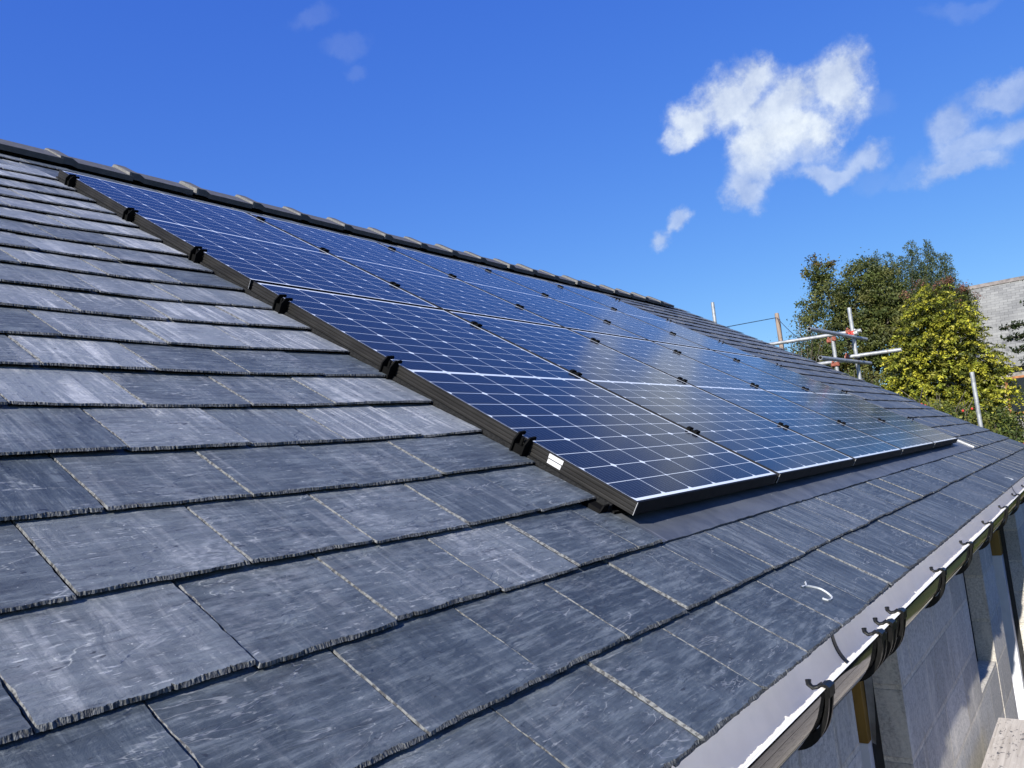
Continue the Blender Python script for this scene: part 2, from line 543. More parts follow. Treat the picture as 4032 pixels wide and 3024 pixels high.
def make_ground():
    m, t, b = mat("grass_and_bounce_rubble")
    o = t.n('ShaderNodeTexCoord').outputs['Object']
    a = t.noise(o, 0.35, 6.0, 0.6); c = t.noise(o, 14.0, 5.0, 0.7)
    col = t.mix(t.ss(a, 0.35, 0.65), (0.045, 0.075, 0.018), (0.10, 0.11, 0.035))
    col = t.mix(t.ss(c, 0.3, 0.7, 0, 0.6), col, (0.03, 0.045, 0.012))
    # pale rubble added round the house to bounce warm light upward
    x, y, z = t.xyz(o)
    dx = t.m('MAXIMUM', t.m('SUBTRACT', t.m('ABSOLUTE', t.m('SUBTRACT', x, 2.0)), 6.5), 0.0)
    dy = t.m('MAXIMUM', t.m('SUBTRACT', t.m('ABSOLUTE', t.m('SUBTRACT', y, 3.4)), 4.1), 0.0)
    dd = t.m('MULTIPLY_ADD', t.m('SUBTRACT', a, 0.5), 3.0, t.m('SQRT', t.m('ADD', t.m('MULTIPLY', dx, dx), t.m('MULTIPLY', dy, dy))))
    bounce_rub = t.mix(t.ss(c, 0.3, 0.7), (0.33, 0.30, 0.25), (0.48, 0.45, 0.39))
    col = t.mix(t.ss(dd, 1.2, 0.4), col, bounce_rub)
    t.put(b.inputs['Base Color'], col)
    b.inputs['Roughness'].default_value = 0.9
    t.put(b.inputs['Normal'], t.bump(c, 0.8, 0.05))
    return m


def make_board():
    m, t, b = mat("scaffold_board_wood")
    o = t.n('ShaderNodeTexCoord').outputs['Object']
    g = t.noise(t.vm('MULTIPLY', o, (2.2, 60, 60)), 1.0, 5.0, 0.6, 0.6)
    col = t.mix(t.ss(g, 0.3, 0.7), (0.38, 0.335, 0.28), (0.56, 0.51, 0.44))
    sp = t.noise(t.vm('MULTIPLY', o, (34, 60, 60)), 1.0, 3.0, 0.6)
    area = t.noise(o, 5.0, 2.0, 0.5)
    msk = t.m('MULTIPLY', t.ss(sp, 0.57, 0.63), t.ss(area, 0.36, 0.56))
    col = t.mix(t.m('MULTIPLY', msk, 0.9), col, (0.05, 0.05, 0.06))
    lt = t.ss(t.noise(t.vm('MULTIPLY', o, (20, 45, 45)), 1.0, 3.0, 0.6), 0.60, 0.66)
    col = t.mix(t.m('MULTIPLY', lt, 0.6), col, (0.60, 0.56, 0.50))
    t.put(b.inputs['Base Color'], col)
    b.inputs['Roughness'].default_value = 0.85
    t.put(b.inputs['Normal'], t.bump(g, 0.5, 0.003))
    return m


def make_galv():
    m, t, b = mat("galvanised_steel")
    o = t.n('ShaderNodeTexCoord').outputs['Object']
    a = t.noise(o, 22.0, 5.0, 0.65); c = t.noise(t.vm('MULTIPLY', o, (14, 14, 3)), 1.0, 4.0, 0.6)
    col = t.mix(t.ss(a, 0.3, 0.7), (0.26, 0.27, 0.27), (0.42, 0.43, 0.43))
    col = t.mix(t.ss(c, 0.62, 0.72, 0, 0.7), col, (0.17, 0.11, 0.075))
    t.put(b.inputs['Base Color'], col)
    b.inputs['Metallic'].default_value = 0.45
    t.put(b.inputs['Roughness'], t.m('MULTIPLY_ADD', a, 0.3, 0.35))
    return m


def make_gutter_black():
    m, t, b = mat("gutter_black")
    o = t.n('ShaderNodeTexCoord').outputs['Object']
    b.inputs['Base Color'].default_value = (0.010, 0.010, 0.010, 1)
    b.inputs['IOR'].default_value = 1.62
    t.put(b.inputs['Roughness'], t.m('MULTIPLY_ADD', t.noise(o, 30.0, 3.0), 0.05, 0.02))
    t.put(b.inputs['Normal'], t.bump(t.noise(t.vm('MULTIPLY', o, (0.8, 5, 5)), 1.0, 3.0), 0.10, 0.02))
    return m


def make_lead():
    m, t, b = mat("apron_flashing")
    o = t.n('ShaderNodeTexCoord').outputs['Object']
    a = t.noise(o, 9.0, 5.0, 0.6)
    s = t.noise(t.vm('MULTIPLY', o, (45, 3, 1)), 1.0, 4.0, 0.6)
    col = t.mix(t.ss(a, 0.3, 0.7), (0.060, 0.067, 0.079), (0.098, 0.106, 0.119))
    col = t.mix(t.ss(s, 0.60, 0.72, 0, 0.5), col, (0.22, 0.22, 0.235))
    sp = t.ss(t.noise(o, 210.0, 2.0, 0.5), 0.745, 0.79)
    col = t.mix(t.m('MULTIPLY', sp, 0.7), col, (0.5, 0.5, 0.5))
    t.put(b.inputs['Base Color'], col)
    b.inputs['Roughness'].default_value = 0.5
    t.put(b.inputs['Normal'], t.bump(a, 0.25, 0.006))
    return m


def make_sticker():
    m, t, b = mat("barcode_sticker")
    x, y, z = t.xyz(t.n('ShaderNodeTexCoord').outputs['Object'])
    bars = t.m('GREATER_THAN', t.noise(t.comb(t.m('MULTIPLY', y, 700.0), 0.0, 0.0), 1.0, 1.0), 0.54)
    band = t.m('LESS_THAN', t.m('ABSOLUTE', t.m('SUBTRACT', t.m('FRACT', t.m('MULTIPLY', z, 62.0)), 0.5)), 0.17)
    rg = t.m('LESS_THAN', t.m('ABSOLUTE', t.m('SUBTRACT', y, 0.257)), 0.017)
    k = t.m('MULTIPLY', t.m('MULTIPLY', bars, band), rg)
    t.put(b.inputs['Base Color'], t.mix(t.m('MULTIPLY', k, 0.55), (0.55, 0.55, 0.56), (0.12, 0.12, 0.12)))
    b.inputs['Roughness'].default_value = 0.4
    return m


M = dict(
    slate=make_slate(), edge=make_slate_edge('slate_tail_edge_shaded', (0.024, 0.026, 0.029), (0.120, 0.124, 0.124)), side=make_slate_edge('slate_side_edge_sunlit', (0.04, 0.04, 0.042), (0.165, 0.168, 0.165)), cells=make_cells(), block=make_block(), farslate=make_farslate(),  # edge colours carry the light: tails darkened as shaded, sides paled as sunlit
    leaf=make_leaf("leaf"), spray=make_leaf("conifer_spray", 0.2), ground=make_ground(), board=make_board(), galv=make_galv(),
    gutter=make_gutter_black(), lead=make_lead(), sticker=make_sticker(),
    strap=simple("gutter_strap_black", (0.006, 0.006, 0.006), 0.35, 0.0, 0.3, var=0.2),
    gutter_in=simple("gutter_white", (0.93, 0.89, 0.80), 0.35, var=0.04, scale=12),
    frame=simple("panel_frame", (0.015, 0.0142, 0.0135), 0.55, 0.0, 0.22, var=0.25, scale=40, stretch=(1, 0.2, 1)),
    frame_shaded=simple("panel_frame_shaded_end", (0.006, 0.006, 0.007), 0.55, 0.0, 0.12, var=0.2),  # darker copy of the frame colour, painting the shade on its ends
    clamp=simple("clamp_black", (0.004, 0.004, 0.004), 0.7, 0.0, 0.06, var=0.2),
    tray=simple("tray_plastic", (0.014, 0.014, 0.014), 0.85, 0.0, 0.08, var=0.5, scale=160, bump=0.3),
    underlay=simple("underlay", (0.02, 0.02, 0.02), 0.9, var=0.3),
    ridge=simple("ridge_concrete", (0.076, 0.075, 0.078), 0.75, var=0.22, scale=18, bump=0.35, bscale=140),
    ridge_sunlit=simple("ridge_sunlit_face", (0.15, 0.147, 0.14), 0.8, var=0.25, scale=40),  # ridge concrete painted paler for the collar faces turned to the sun
    alu=simple("aluminium", (0.55, 0.55, 0.55), 0.35, 0.6, var=0.1),
    fascia=simple("fascia_black", (0.015, 0.015, 0.016), 0.4, var=0.2),
    white=simple("white_upvc", (0.72, 0.73, 0.76), 0.35, var=0.05, scale=6),
    brown=simple("brown_tape", (0.26, 0.145, 0.028), 0.5, var=0.25, scale=14, stretch=(1, 1, 0.2)),
    dpc=simple("damp_proof_membrane", (0.012, 0.012, 0.012), 0.5, var=0.3),
    rust=simple("red_oxide_fitting", (0.25, 0.075, 0.045), 0.7, 0.2, var=0.5, scale=60),
    redpaint=simple("red_paint_fitting", (0.62, 0.05, 0.035), 0.5, 0.1, var=0.3, scale=60),
    zinc=simple("worn_zinc_fitting", (0.42, 0.42, 0.40), 0.45, 0.5, var=0.5, scale=70),
    chalk=simple("chalk", (0.50, 0.52, 0.53), 0.9, var=0.12, scale=300),
    bark=simple("bark", (0.10, 0.085, 0.065), 0.9, var=0.4, scale=9, bump=0.5, bscale=30),
    pole=simple("weathered_pole_wood", (0.25, 0.19, 0.15), 0.85, var=0.35, scale=5, stretch=(1, 1, 0.15)),
    cable=simple("cable_black", (0.02, 0.022, 0.03), 0.6, var=0.2),
    stone=simple("rubble_stone", (0.22, 0.21, 0.20), 0.9, var=0.5, scale=3.0, bump=0.8, bscale=6),
    quoin=simple("pale_quoin_stone", (0.52, 0.45, 0.33), 0.85, var=0.2, scale=4.0),
    winwood=simple("stained_window_wood", (0.32, 0.12, 0.035), 0.6, var=0.3, scale=8),
    glass_dark=simple("window_glass", (0.02, 0.025, 0.03), 0.08, var=0.2),
    debris=simple("slate_chips", (0.42, 0.43, 0.42), 0.8, var=0.4, scale=200),
)

# ------------------------------------------------------------------ the setting: ground
g = MB()
g.grid([[(x, y, 0.0) for x in np.linspace(-400, 600, 11)] for y in np.linspace(-500, 500, 11)])
tag(g.build('ground', M['ground']), 'grass ground around the building site with pale rubble added to bounce light', 'ground', kind='structure')

# ------------------------------------------------------------------ the house
house = empty('house', (0, 0, ZO))
tag(house, 'concrete block house with new grey slate roof, black gutter and unfinished openings', 'house')

W_SL, GAP = 0.2525, 0.0030
TAILS = [-0.505, -0.295, -0.097, 0.105, 0.305, 0.506, 0.706, 0.907, 1.107] + [1.107 + 0.2076 * k for k in range(1, 16)]
ARR_W = 5 * 1.056 - 0.018
PH, PW, VP = 1.709, 1.038, 1.729
U_END, U_START = 8.58, -4.0
APEX_V = 4.165


def lift(u):
    """slates ride up on the rim of the mounting tray at both sides of the array"""
    d = -u if u < 1 else u - ARR_W
    q = max(0.0, min(1.0, 1 - d / 0.55))
    return 0.0125 * q * q * (3 - 2 * q)


class SlateMesh:
    def __init__(self):
        self.v = []; self.f = []; self.mi = []; self.co = []; self.tone = []

    def slate(self, u0, u1, v0, length, zt, n_tail, n_side, tone, slope, twist, kick=0.0):
        t = random.uniform(0.0040, 0.0058)
        w = u1 - u0
        off = random.uniform(0, 50)
        jt = 0.0011
        pts = []                                          # outline, counter-clockwise, in slate-local (x,y)
        p1_, p2_, p3_ = random.uniform(0, 6), random.uniform(0, 6), random.uniform(0, 6)
        chipl, chipr = (random.expovariate(1 / .003) if random.random() < .5 else 0 for _ in range(2))
        sidew = random.uniform(.3, 1.15)
        for i in range(n_tail + 1):
            xx = w * i / n_tail
            yy = random.gauss(0, jt * .32) + .0006 * math.sin(xx * 47 + p1_) + .0005 * math.sin(xx * 131 + p2_) + (random.uniform(0, .005) if random.random() < .02 else 0)
            yy += max(0, chipl - xx) * .8 + max(0, chipr - (w - xx)) * .8
            pts.append((xx, yy, 0))
        for i in range(1, n_side + 1):
            pts.append((w + random.gauss(0, jt * .6), length * i / n_side, 1))
        pts.append((0 + random.gauss(0, jt), length, 2))
        for i in range(n_side - 1, 0, -1):
            pts.append((random.gauss(0, jt * .6), length * i / n_side, 3))
        n = len(pts)
        top, out, bot = [], [], []
        zz = lambda x, y: zt - slope * y + twist * (x / w - .5) * (1 - y / length)
        for x, y, side in pts:
            ch = (abs(random.gauss(0.0027, 0.0005)) + 0.0007) * (1 + .45 * math.sin(x * 38 + p3_ + y * 20))
            ix, iy = x, y
            if side == 0:
                iy = y + ch * 1.1
            if side == 1 or x > w - 1e-4:
                ix = x - ch * .25
            if side == 3 or x < 1e-4:
                ix = x + ch * sidew
            top.append((ix, iy, zz(ix, iy)))
            out.append((x, y, zz(x, y) - t * random.uniform(.85, 1.0)))
            bot.append((x + (.002 if x < w / 2 else -.002), y + .003, zz(x, y) - t * 1.05))
        b = len(self.v)
        for ring in (top, out, bot):
            for x, y, z in ring:
                self.v.append((u0 + x, v0 + y, z + lift(u0 + x) * kick))
                self.co.append((x + off, y + off * .37, off))
                self.tone.append(tone)
        self.f.append(tuple(range(b, b + n))); self.mi.append(0)
        for k in range(2):
            o1 = b + k * n; o2 = o1 + n
            for j in range(n):
                j2 = (j + 1) % n
                self.f.append((o1 + j, o2 + j, o2 + j2, o1 + j2)); self.mi.append(1 if j < n_tail else 3)
        self.f.append(tuple(range(b + 2 * n, b + 3 * n))[::-1]); self.mi.append(1)


def course_spans(k, v):
    """(start,end) stretches of slating in a course with its tail at v"""
    if k == 2:
        return [(U_START, 0.0), (5.70, U_END)]
    if 3 <= k and v < 2 * VP - 0.02 - 0.04:
        return [(U_START, -0.012), (ARR_W + 0.012, U_END)]
    return [(U_START, U_END)]


sm = SlateMesh()
cam_uv = (-1.734, -0.745)
for k, v in enumerate(TAILS):
    if v > 4.06:
        continue
    phase = -1.011 if k % 2 == 1 else -1.1335
    if k == 0:
        phase = -1.1335
    for s0, s1 in course_spans(k, v):
        edges = [s0]
        u = phase + W_SL * math.ceil((s0 - phase) / W_SL)
        while u < s1:
            if u - edges[-1] > 0.10 and s1 - u > 0.115:
                edges.append(u + random.gauss(0, 0.0035))
            u += W_SL
        edges.append(s1)
        for a, b_ in zip(edges[:-1], edges[1:]):
            um = (a + b_) / 2
            d = math.hypot(um - cam_uv[0], v - cam_uv[1])
            nt = int(max(8, min(100, 170 / max(d, .6))))
            ns = int(max(3, min(36, 60 / max(d, .6))))
            # tones: weathered pale slates to the left, smoother darker ones to the right
            hi_ = min(1.0, max(0.0, (v - 0.2) / 1.6)) * (1.0 if um < 0 else 0.35)
            tone = (min(1, random.random() ** 1.2 + .15 * hi_), (random.random() * .5 if um < 0.1 else .3 + random.random() * .6),
                    min(1.0, random.random() ** .8 * (1.0 if um < 0.1 and v > 0.4 else 0.6 if um < -0.3 and v > -0.2 else 0.32) * (1 - .1 * hi_) + (.42 if random.random() < .72 else 0.0) * hi_), 1)
            ln = min(0.47, APEX_V - v)
            sm.slate(a + GAP / 2, b_ - GAP / 2, v + random.gauss(0, 0.0018), ln,
                     -0.0525 + random.gauss(0, 0.0012), nt, ns, tone, 0.058 + random.gauss(0, 0.002), random.gauss(0, 0.0024), 1.0 if 3 <= k and v < 3.4 else 0.4 if k == 2 else 0.0)
# short starter course under the eave
uu = U_START
while uu < U_END - .05:
    sm.slate(uu + .0015, min(uu + W_SL, U_END) - .0015, -0.5035, 0.28, -0.0615, 24, 4, (.4, .6, .2, 1), 0.058, 0.0)
    uu += W_SL
# cut course tucked under the ridge above the array
for u0 in np.arange(-0.04, ARR_W, W_SL):
    d = 4.0
    sm.slate(u0 + .0015, u0 + W_SL - .0015, 3.452, 0.40, -0.047, 20, 8,
             (random.random(), random.random(), random.random() * .8, 1), 0.04, 0.0)

me = bpy.data.meshes.new('roof')
rb = MB()
# dark underlay, verge boarding and the far slope
rb.face([(U_START, -0.47, -0.085), (U_END - .01, -0.47, -0.085), (U_END - .01, APEX_V, -0.085), (U_START, APEX_V, -0.085)], 2)
verts = sm.v + rb.v
nb = len(sm.v)
faces = sm.f + [tuple(i + nb for i in f) for f in rb.f]
mis = sm.mi + rb.mi
# far slope (mirror about the ridge), in roof-local axes
ay, az = APEX_V * CP + 0.06 * SP, APEX_V * SP - 0.06 * CP
def to_local(y, z):
    return (y * CP + z * SP, -y * SP + z * CP)
fs = []
for u_, y_, z_ in ((U_START, ay, az), (U_END, ay, az), (U_END, ay + 4.0, az - 4.0 * SP / CP), (U_START, ay + 4.0, az - 4.0 * SP / CP)):
    lv, lz = to_local(y_, z_)
    fs.append((u_, lv, lz))
b0 = len(verts)
verts = verts + fs
faces = faces + [(b0, b0 + 3, b0 + 2, b0 + 1)]
mis = mis + [0]
me.from_pydata(verts, [], faces)
for mm in (M['slate'], M['edge'], M['underlay'], M['side']):
    me.materials.append(mm)
me.polygons.foreach_set('material_index', mis)
pad = len(verts) - len(sm.v)
a1 = me.attributes.new('slate', 'FLOAT_VECTOR', 'POINT')
a1.data.foreach_set('vector', np.asarray(sm.co + [(v[0], v[1], 0) for v in verts[len(sm.v):]], dtype=np.float32).ravel())
a2 = me.attributes.new('tone', 'FLOAT_COLOR', 'POINT')
a2.data.foreach_set('color', np.asarray(sm.tone + [(.5, .5, .5, 1)] * pad, dtype=np.float32).ravel())
me.update()
roof = bpy.data.objects.new('roof', me)
COL.objects.link(roof)
roof.parent = house
roof.rotation_euler = (PITCH, 0, 0)

# chalk marks left on the slates
def chalk(pts, w):
    mb = MB()
    P = [Vector((p[0], p[1], 0)) for p in pts]
    fine = []
    for i in range(len(P) - 1):
        p0, p1, p2, p3 = P[max(i - 1, 0)], P[i], P[i + 1], P[min(i + 2, len(P) - 1)]
        for s in np.linspace(0, 1, 6, endpoint=False):
            fine.append(0.5 * ((2 * p1) + (p2 - p0) * s + (2 * p0 - 5 * p1 + 4 * p2 - p3) * s * s + (3 * p1 - p0 - 3 * p2 + p3) * s ** 3))
    fine.append(P[-1])
    L, Rr = [], []
    for i, p in enumerate(fine):
        d = (fine[min(i + 1, len(fine) - 1)] - fine[max(i - 1, 0)]).normalized()
        nrm = Vector((-d.y, d.x, 0)) * w * random.uniform(.55, 1.2)
        L.append(p + nrm); Rr.append(p - nrm)
    rows = []
    zq = lambda q: -0.0525 - 0.058 * (q.y - (-0.505)) + 0.0032
    rows = [[(q.x, q.y, zq(q)) for q in L], [(q.x, q.y, zq(q)) for q in Rr]]
    low = [[(x, y, z - .004) for x, y, z in r] for r in rows]
    mb.grid([rows[0], rows[1], low[1], low[0], rows[0]])
    return mb.build('chalk_mark', M['chalk'], roof)
chalk([(0.240, -0.372), (0.266, -0.377), (0.284, -0.388), (0.297, -0.402), (0.296, -0.416), (0.288, -0.429), (0.278, -0.437), (0.261, -0.441), (0.242, -0.438), (0.235, -0.427)], 0.0011)
chalk([(0.292, -0.366), (0.268, -0.375), (0.240, -0.374)], 0.0010)
chalk([(4.459, -0.431), (4.497, -0.443), (4.516, -0.457), (4.524, -0.472), (4.484, -0.478), (4.421, -0.471)], 0.003)

# ridge tiles: angular, each with a raised collar over the joint
def ridge_tile():
    mb = MB()
    leg, th = 0.215, 0.030
    apx = (APEX_V * CP + 0.012 * SP, APEX_V * SP - 0.012 * CP + 0.002)
    def prof(o):
        """outer/inner outline offset outwards by o; front leg down-left, back leg down-right"""
        cut = leg + o * .3
        oy, oz = apx[0], apx[1] + o / CP
        f = (oy - cut * CP, oz - cut * SP); k = (oy + cut * CP, oz - cut * SP)
        fi = (f[0] + th * SP, f[1] - th * CP - o * .6); ki = (k[0] - th * SP, k[1] - th * CP - o * .6)
        return [f, (oy - .018, oz - .018 * SP / CP), (oy, oz - .004), (oy + .018, oz - .018 * SP / CP), k, ki, (oy, oz - th / CP - o), fi]
    sec = [(0.0, 0.0130), (0.008, 0.0165), (0.060, 0.0165), (0.092, 0.0), (0.4045, 0.0)]
    rows = [[(x, y, z) for y, z in prof(o)] for x, o in sec]
    mb.grid(rows, 0, closed=True)
    mb.face(rows[0], 1); mb.face(rows[-1][::-1], 0)
    # lip of the collar: a nose at the lower corner, coloured pale as sunlit
    o0 = prof(0.0165)
    f = o0[0]; fi = o0[7]
    mb.face([(-.0012, f[0] - .001, f[1] + .001), (0.012, f[0] - .002, f[1] + .001), (0.012, fi[0] - .002, fi[1]), (-.0012, fi[0] - .001, fi[1])], 1)
    return mb.build('ridge_tile', [M['ridge'], M['ridge_sunlit']], roof)
rt0 = ridge_tile()
inv = Matrix.Rotation(-PITCH, 4, 'X')
joints = [0.204 + 0.4055 * k for k in range(-10, 19)]
for i, u in enumerate(joints):
    o = rt0 if i == 0 else rt0.copy()
    if i:
        COL.objects.link(o); o.parent = roof
    o.matrix_local = inv @ Matrix.Translation((u, random.gauss(0, .0015), random.gauss(0, .002))) @ Matrix.Rotation(random.gauss(0, .004), 4, 'Z')

# apron flashing below the array, black mounting tray under it
fl = MB()
nu = 160
rows = []
for j in range(7):
    v = -0.094 + 0.20 * j / 6
    rows.append([(0.006 + (5.69) * i / nu, v + (random.gauss(0, .0012) if j == 0 else 0), -0.0585 - .003 * (j / 6) + .0006 * math.sin(i * .9 + j) + .0022 * ((.006 + 5.69 * i / nu) % 1.06) / 1.06 + (random.gauss(0, .0006) if j == 0 else 0)) for i in range(nu + 1)])
rows.insert(0, [(x, y + .0005, z - .005) for x, y, z in rows[0]])
fl.grid(rows)
flash = fl.build('apron_flashing', M['lead'], house)
flash.rotation_euler = (PITCH, 0, 0)
tr = MB()
tr.box(0.0045, ARR_W - 0.0045, 0.05, 2 * VP - 0.01, -0.075, -0.054)
prof = [(-.011, -.085), (-.010, -.047), (-.005, -.0375), (.004, -.0365), (.004, -.085)]
tr.prism_y(prof, 0.06, 2 * VP - .015)
tr.prism_y([(ARR_W - x, z) for x, z in prof][::-1], 0.02, 2 * VP - .015)
tray = tr.build('mounting_tray', M['tray'], house)
tray.rotation_euler = (PITCH, 0, 0)
ue = MB()
ue.box(ARR_W + .41, ARR_W + .418, -0.085, 0.05, -.056, -.043)
ue2 = ue.build('flashing_upstand', M['alu'], house)
ue2.rotation_euler = (PITCH, 0, 0)

# walls of concrete block with openings (front wall), gable and back
GZ = -ZO
wl = MB()
WT = -0.335
OPEN1, OPEN2, OPEN3 = (0.49, 1.03), (2.50, 3.105), (3.574, 5.13)
for a, b_ in ((-4.0, OPEN1[0]), (OPEN1[1], OPEN2[0]), (OPEN2[1], OPEN3[0]), (OPEN3[1], 8.45)):
    wl.box(a, b_, -0.30, -0.215, GZ, WT)
wl.box(OPEN2[0], OPEN2[1], -0.297, -0.215, GZ, -1.13)
gab = [(-0.215, GZ), (6.9, GZ), (6.9, -0.4), (APEX_V * CP, APEX_V * SP - .12), (-0.215, WT)]
wl.prism_x(gab, 8.35, 8.45)
wl.prism_x(gab, -4.0, -3.9)
wall = wl.build('wall', M['block'], house)
for a, b_ in ((-4.0, OPEN1[0] - .06), (OPEN1[1] + .0, OPEN2[0] - .06), (OPEN2[1] + .0, OPEN3[0] - .06), (OPEN3[1] + .0, 8.3)):
    il = MB(); il.box(a, b_, -0.10, 0.0, GZ, WT); il.build('inner_wall', M['block'], house)
for xr in (OPEN1[1], OPEN2[1], OPEN3[1]):
    dk = MB(); dk.prism_y([(xr - .002, GZ), (xr + .05, GZ), (xr + .05, WT), (xr - .002, WT)], -0.2145, -0.188 if xr != OPEN2[1] else -0.105)
    dk.build('damp_proof_strip', M['dpc'], house)
for xr, pw in ((OPEN1[1], .045), (OPEN3[1], .10)):
    f = MB(); f.box(xr - pw, xr - .001, -0.185, -0.125, GZ, -0.867)
    fo = f.build('window_frame', M['white'], house)
    h = MB(); h.box(xr - pw - .002, xr - .003, -0.187, -0.127, -0.865, WT - .01)
    h.build('timber_packer', M['brown'], house)
# loose curling membrane beside the near frame
cm = MB()
rows = []
for i in range(14):
    s = i / 13
    z = -0.45 - 0.42 * s
    rows.append([(OPEN1[1] - .004 - .03 * s * s, -0.205 - .012 * math.sin(3 * s), z), (OPEN1[1] - .001 - .018 * s * s, -0.192, z), (OPEN1[1] - .001 - .018 * s * s, -0.190, z)])
cm.grid(rows)
cm.build('loose_membrane', simple("grey_membrane", (0.32, 0.33, 0.34), 0.4, var=0.2), house)

# fascia and half-round gutter, black outside and white inside
fa = MB()
fa.box(-4.0, 8.55, -0.352, -0.330, -0.47, -0.315)
fa.build('fascia', M['fascia'], house)
GC = (-0.410, -0.335)
GR, GD = 0.057, 0.086
def arc(r, d, a0=0, a1=math.pi, n=22):
    return [(GC[0] - r * math.cos(a0 + (a1 - a0) * i / n), GC[1] - d * math.sin(a0 + (a1 - a0) * i / n)) for i in range(n + 1)]
gu = MB()
xs = np.linspace(-4.0, 8.6, 64)
outer = arc(GR, GD); inner = arc(GR - .0025, GD - .0025)
lip = [(outer[0][0] - .0015, GC[1] - .006), (outer[0][0] - .002, GC[1] + .002), (outer[0][0] + .0002, GC[1] + .004), (inner[0][0] + .001, GC[1] + .002)]
sag = lambda x: .0012 * math.sin(x * 2.1)
gu.grid([[(x, y, z + sag(x)) for y, z in ([lip[1], lip[0]] + outer[2:])] for x in xs], 0)
gu.grid([[(x, y, z + sag(x)) for y, z in ([lip[1], lip[2], lip[3]] + inner[1:])] for x in xs], 1)
gutter = gu.build('gutter', [M['gutter'], M['gutter_in']], house, smooth=True)
ws = gutter.modifiers.new('split', 'EDGE_SPLIT'); ws.split_angle = R(50)

def bracket(wide):
    mb = MB()
    n = 20
    def ring(off_f, off_b):
        out = []
        for i in range(n + 1):
            a = math.pi * i / n
            o = off_f + (off_b - off_f) * max(0, min(1, (a - .35) / 1.4)) ** 1.3
            if a > 2.2: o = max(.006, o * (1 - (a - 2.2) / 1.2))
            out.append((GC[0] - (GR + o) * math.cos(a), GC[1] - (GD + o) * math.sin(a)))
        return out
    inn = ring(.0015, .0015)
    def band(x0, x1, of, ob):
        o = ring(of, ob)
        a = [(x0, *p) for p in o]; b = [(x1, *p) for p in o]
        ai = [(x0, *p) for p in inn]; bi = [(x1, *p) for p in inn]
        mb.grid([ai, a, b, bi])
        mb.face([ai[0], a[0], b[0], bi[0]]); mb.face([ai[-1], bi[-1], b[-1], a[-1]])
    if wide:
        band(-.024, .024, .0075, .010)
        band(-.026, -.018, .0105, .013); band(.018, .026, .0105, .013)
    else:
        band(-.017, -.010, .008, .026); band(.010, .017, .008, .026)
        band(-.010, .010, .0045, .022)
    # clip over the front lip with a curled tongue
    y0 = GC[0] - GR
    mb.prism_x([(y0 - .010, GC[1] - .012), (y0 - .011, GC[1] + .006), (y0 - .004, GC[1] + .011), (y0 + .006, GC[1] + .009), (y0 + .005, GC[1] + .0055), (y0 - .005, GC[1] + .006), (y0 - .006, GC[1] - .012)], -.016, .016)
    pts = [(-.004, y0 + .004, GC[1] + .009), (-.010, y0 + .012, GC[1] + .004), (-.013, y0 + .020, GC[1] + .003), (-.013, y0 + .026, GC[1] + .009), (-.010, y0 + .027, GC[1] + .016)]
    mb.tube(pts, [.004, .004, .0045, .005, .0055], 8)
    return mb.build('gutter_union' if wide else 'gutter_bracket', M['strap'], gutter)
def at_x(o, x):
    o.location = (x, 0, sag(x)); return o
bk = at_x(bracket(False), -0.245)
for x in (-1.55, -0.9, 0.403, 1.02, 1.639, 2.299, 2.977, 3.678, 4.34, 5.0, 5.66, 6.32, 6.98, 7.64, 8.3):
    o = bk.copy(); COL.objects.link(o); at_x(o, x)
un = at_x(bracket(True), 0.171)
for x in (0.277, 4.60):
    o = un.copy(); COL.objects.link(o); at_x(o, x)
for x in (0.200, 4.636):
    s = MB()
    ar = arc(GR - .0045, GD - .0045, .45, math.pi - .1)
    ar2 = arc(GR - .0020, GD - .0020, .45, math.pi - .1)
    s.grid([[(x - .011, *p) for p in ar2], [(x - .009, *p) for p in ar], [(x + .009, *p) for p in ar], [(x + .011, *p) for p in ar2]])
    s.build('gutter_seal', M['strap'], gutter)

# ------------------------------------------------------------------ solar panels
ROT = (PITCH, 0, 0)
def panel_proto():
    root = empty('solar_panel', (0, 0, ZO), ROT)
    f = MB()
    H = 0.0355
    rib = lambda s: [(0, 0), (0, -.004), (.0022, -.006), (0, -.0085), (0, -.014), (.0026, -.0165), (0, -.019), (0, -.0245), (.0022, -.0270), (0, -.0295), (0, -H), (.012, -H), (.012, -.0045), (.0062, -.0045), (.0062, 0)]
    p = rib(0)
    f.prism_y(p[::-1], 0, PH, 0)
    f.prism_y([(PW - x, z) for x, z in p], 0, PH, 0)
    f.box(.0121, PW - .0121, 0.0, .0070, -H, -.0006, 1)
    f.box(.0121, PW - .0121, PH - .0070, PH, -H, -.0006, 1)
    f.box(.0063, .0120, 0.0, .0070, -.0044, -.0006, 1)
    f.build('frame', [M['frame'], M['frame_shaded']], root)
    gl = MB()
    gl.face([(.0064, .0072, -.0013), (PW - .0064, .0072, -.0013), (PW - .0064, PH - .0072, -.0013), (.0064, PH - .0072, -.0013)])
    gl.face([(.0122, .0105, -.006), (.0122, PH - .0105, -.006), (PW - .0122, PH - .0105, -.006), (PW - .0122, .0105, -.006)])
    gl.build('glass', M['cells'], root)
    # bare metal at the mitred corner
    c = MB()
    c.box(-.0006, .0012, -.0012, .0002, -H, -.0004)
    c.build('corner_joint', M['alu'], root)
    return root
names = ['first', 'second', 'third', 'fourth', 'fifth']
proto = None
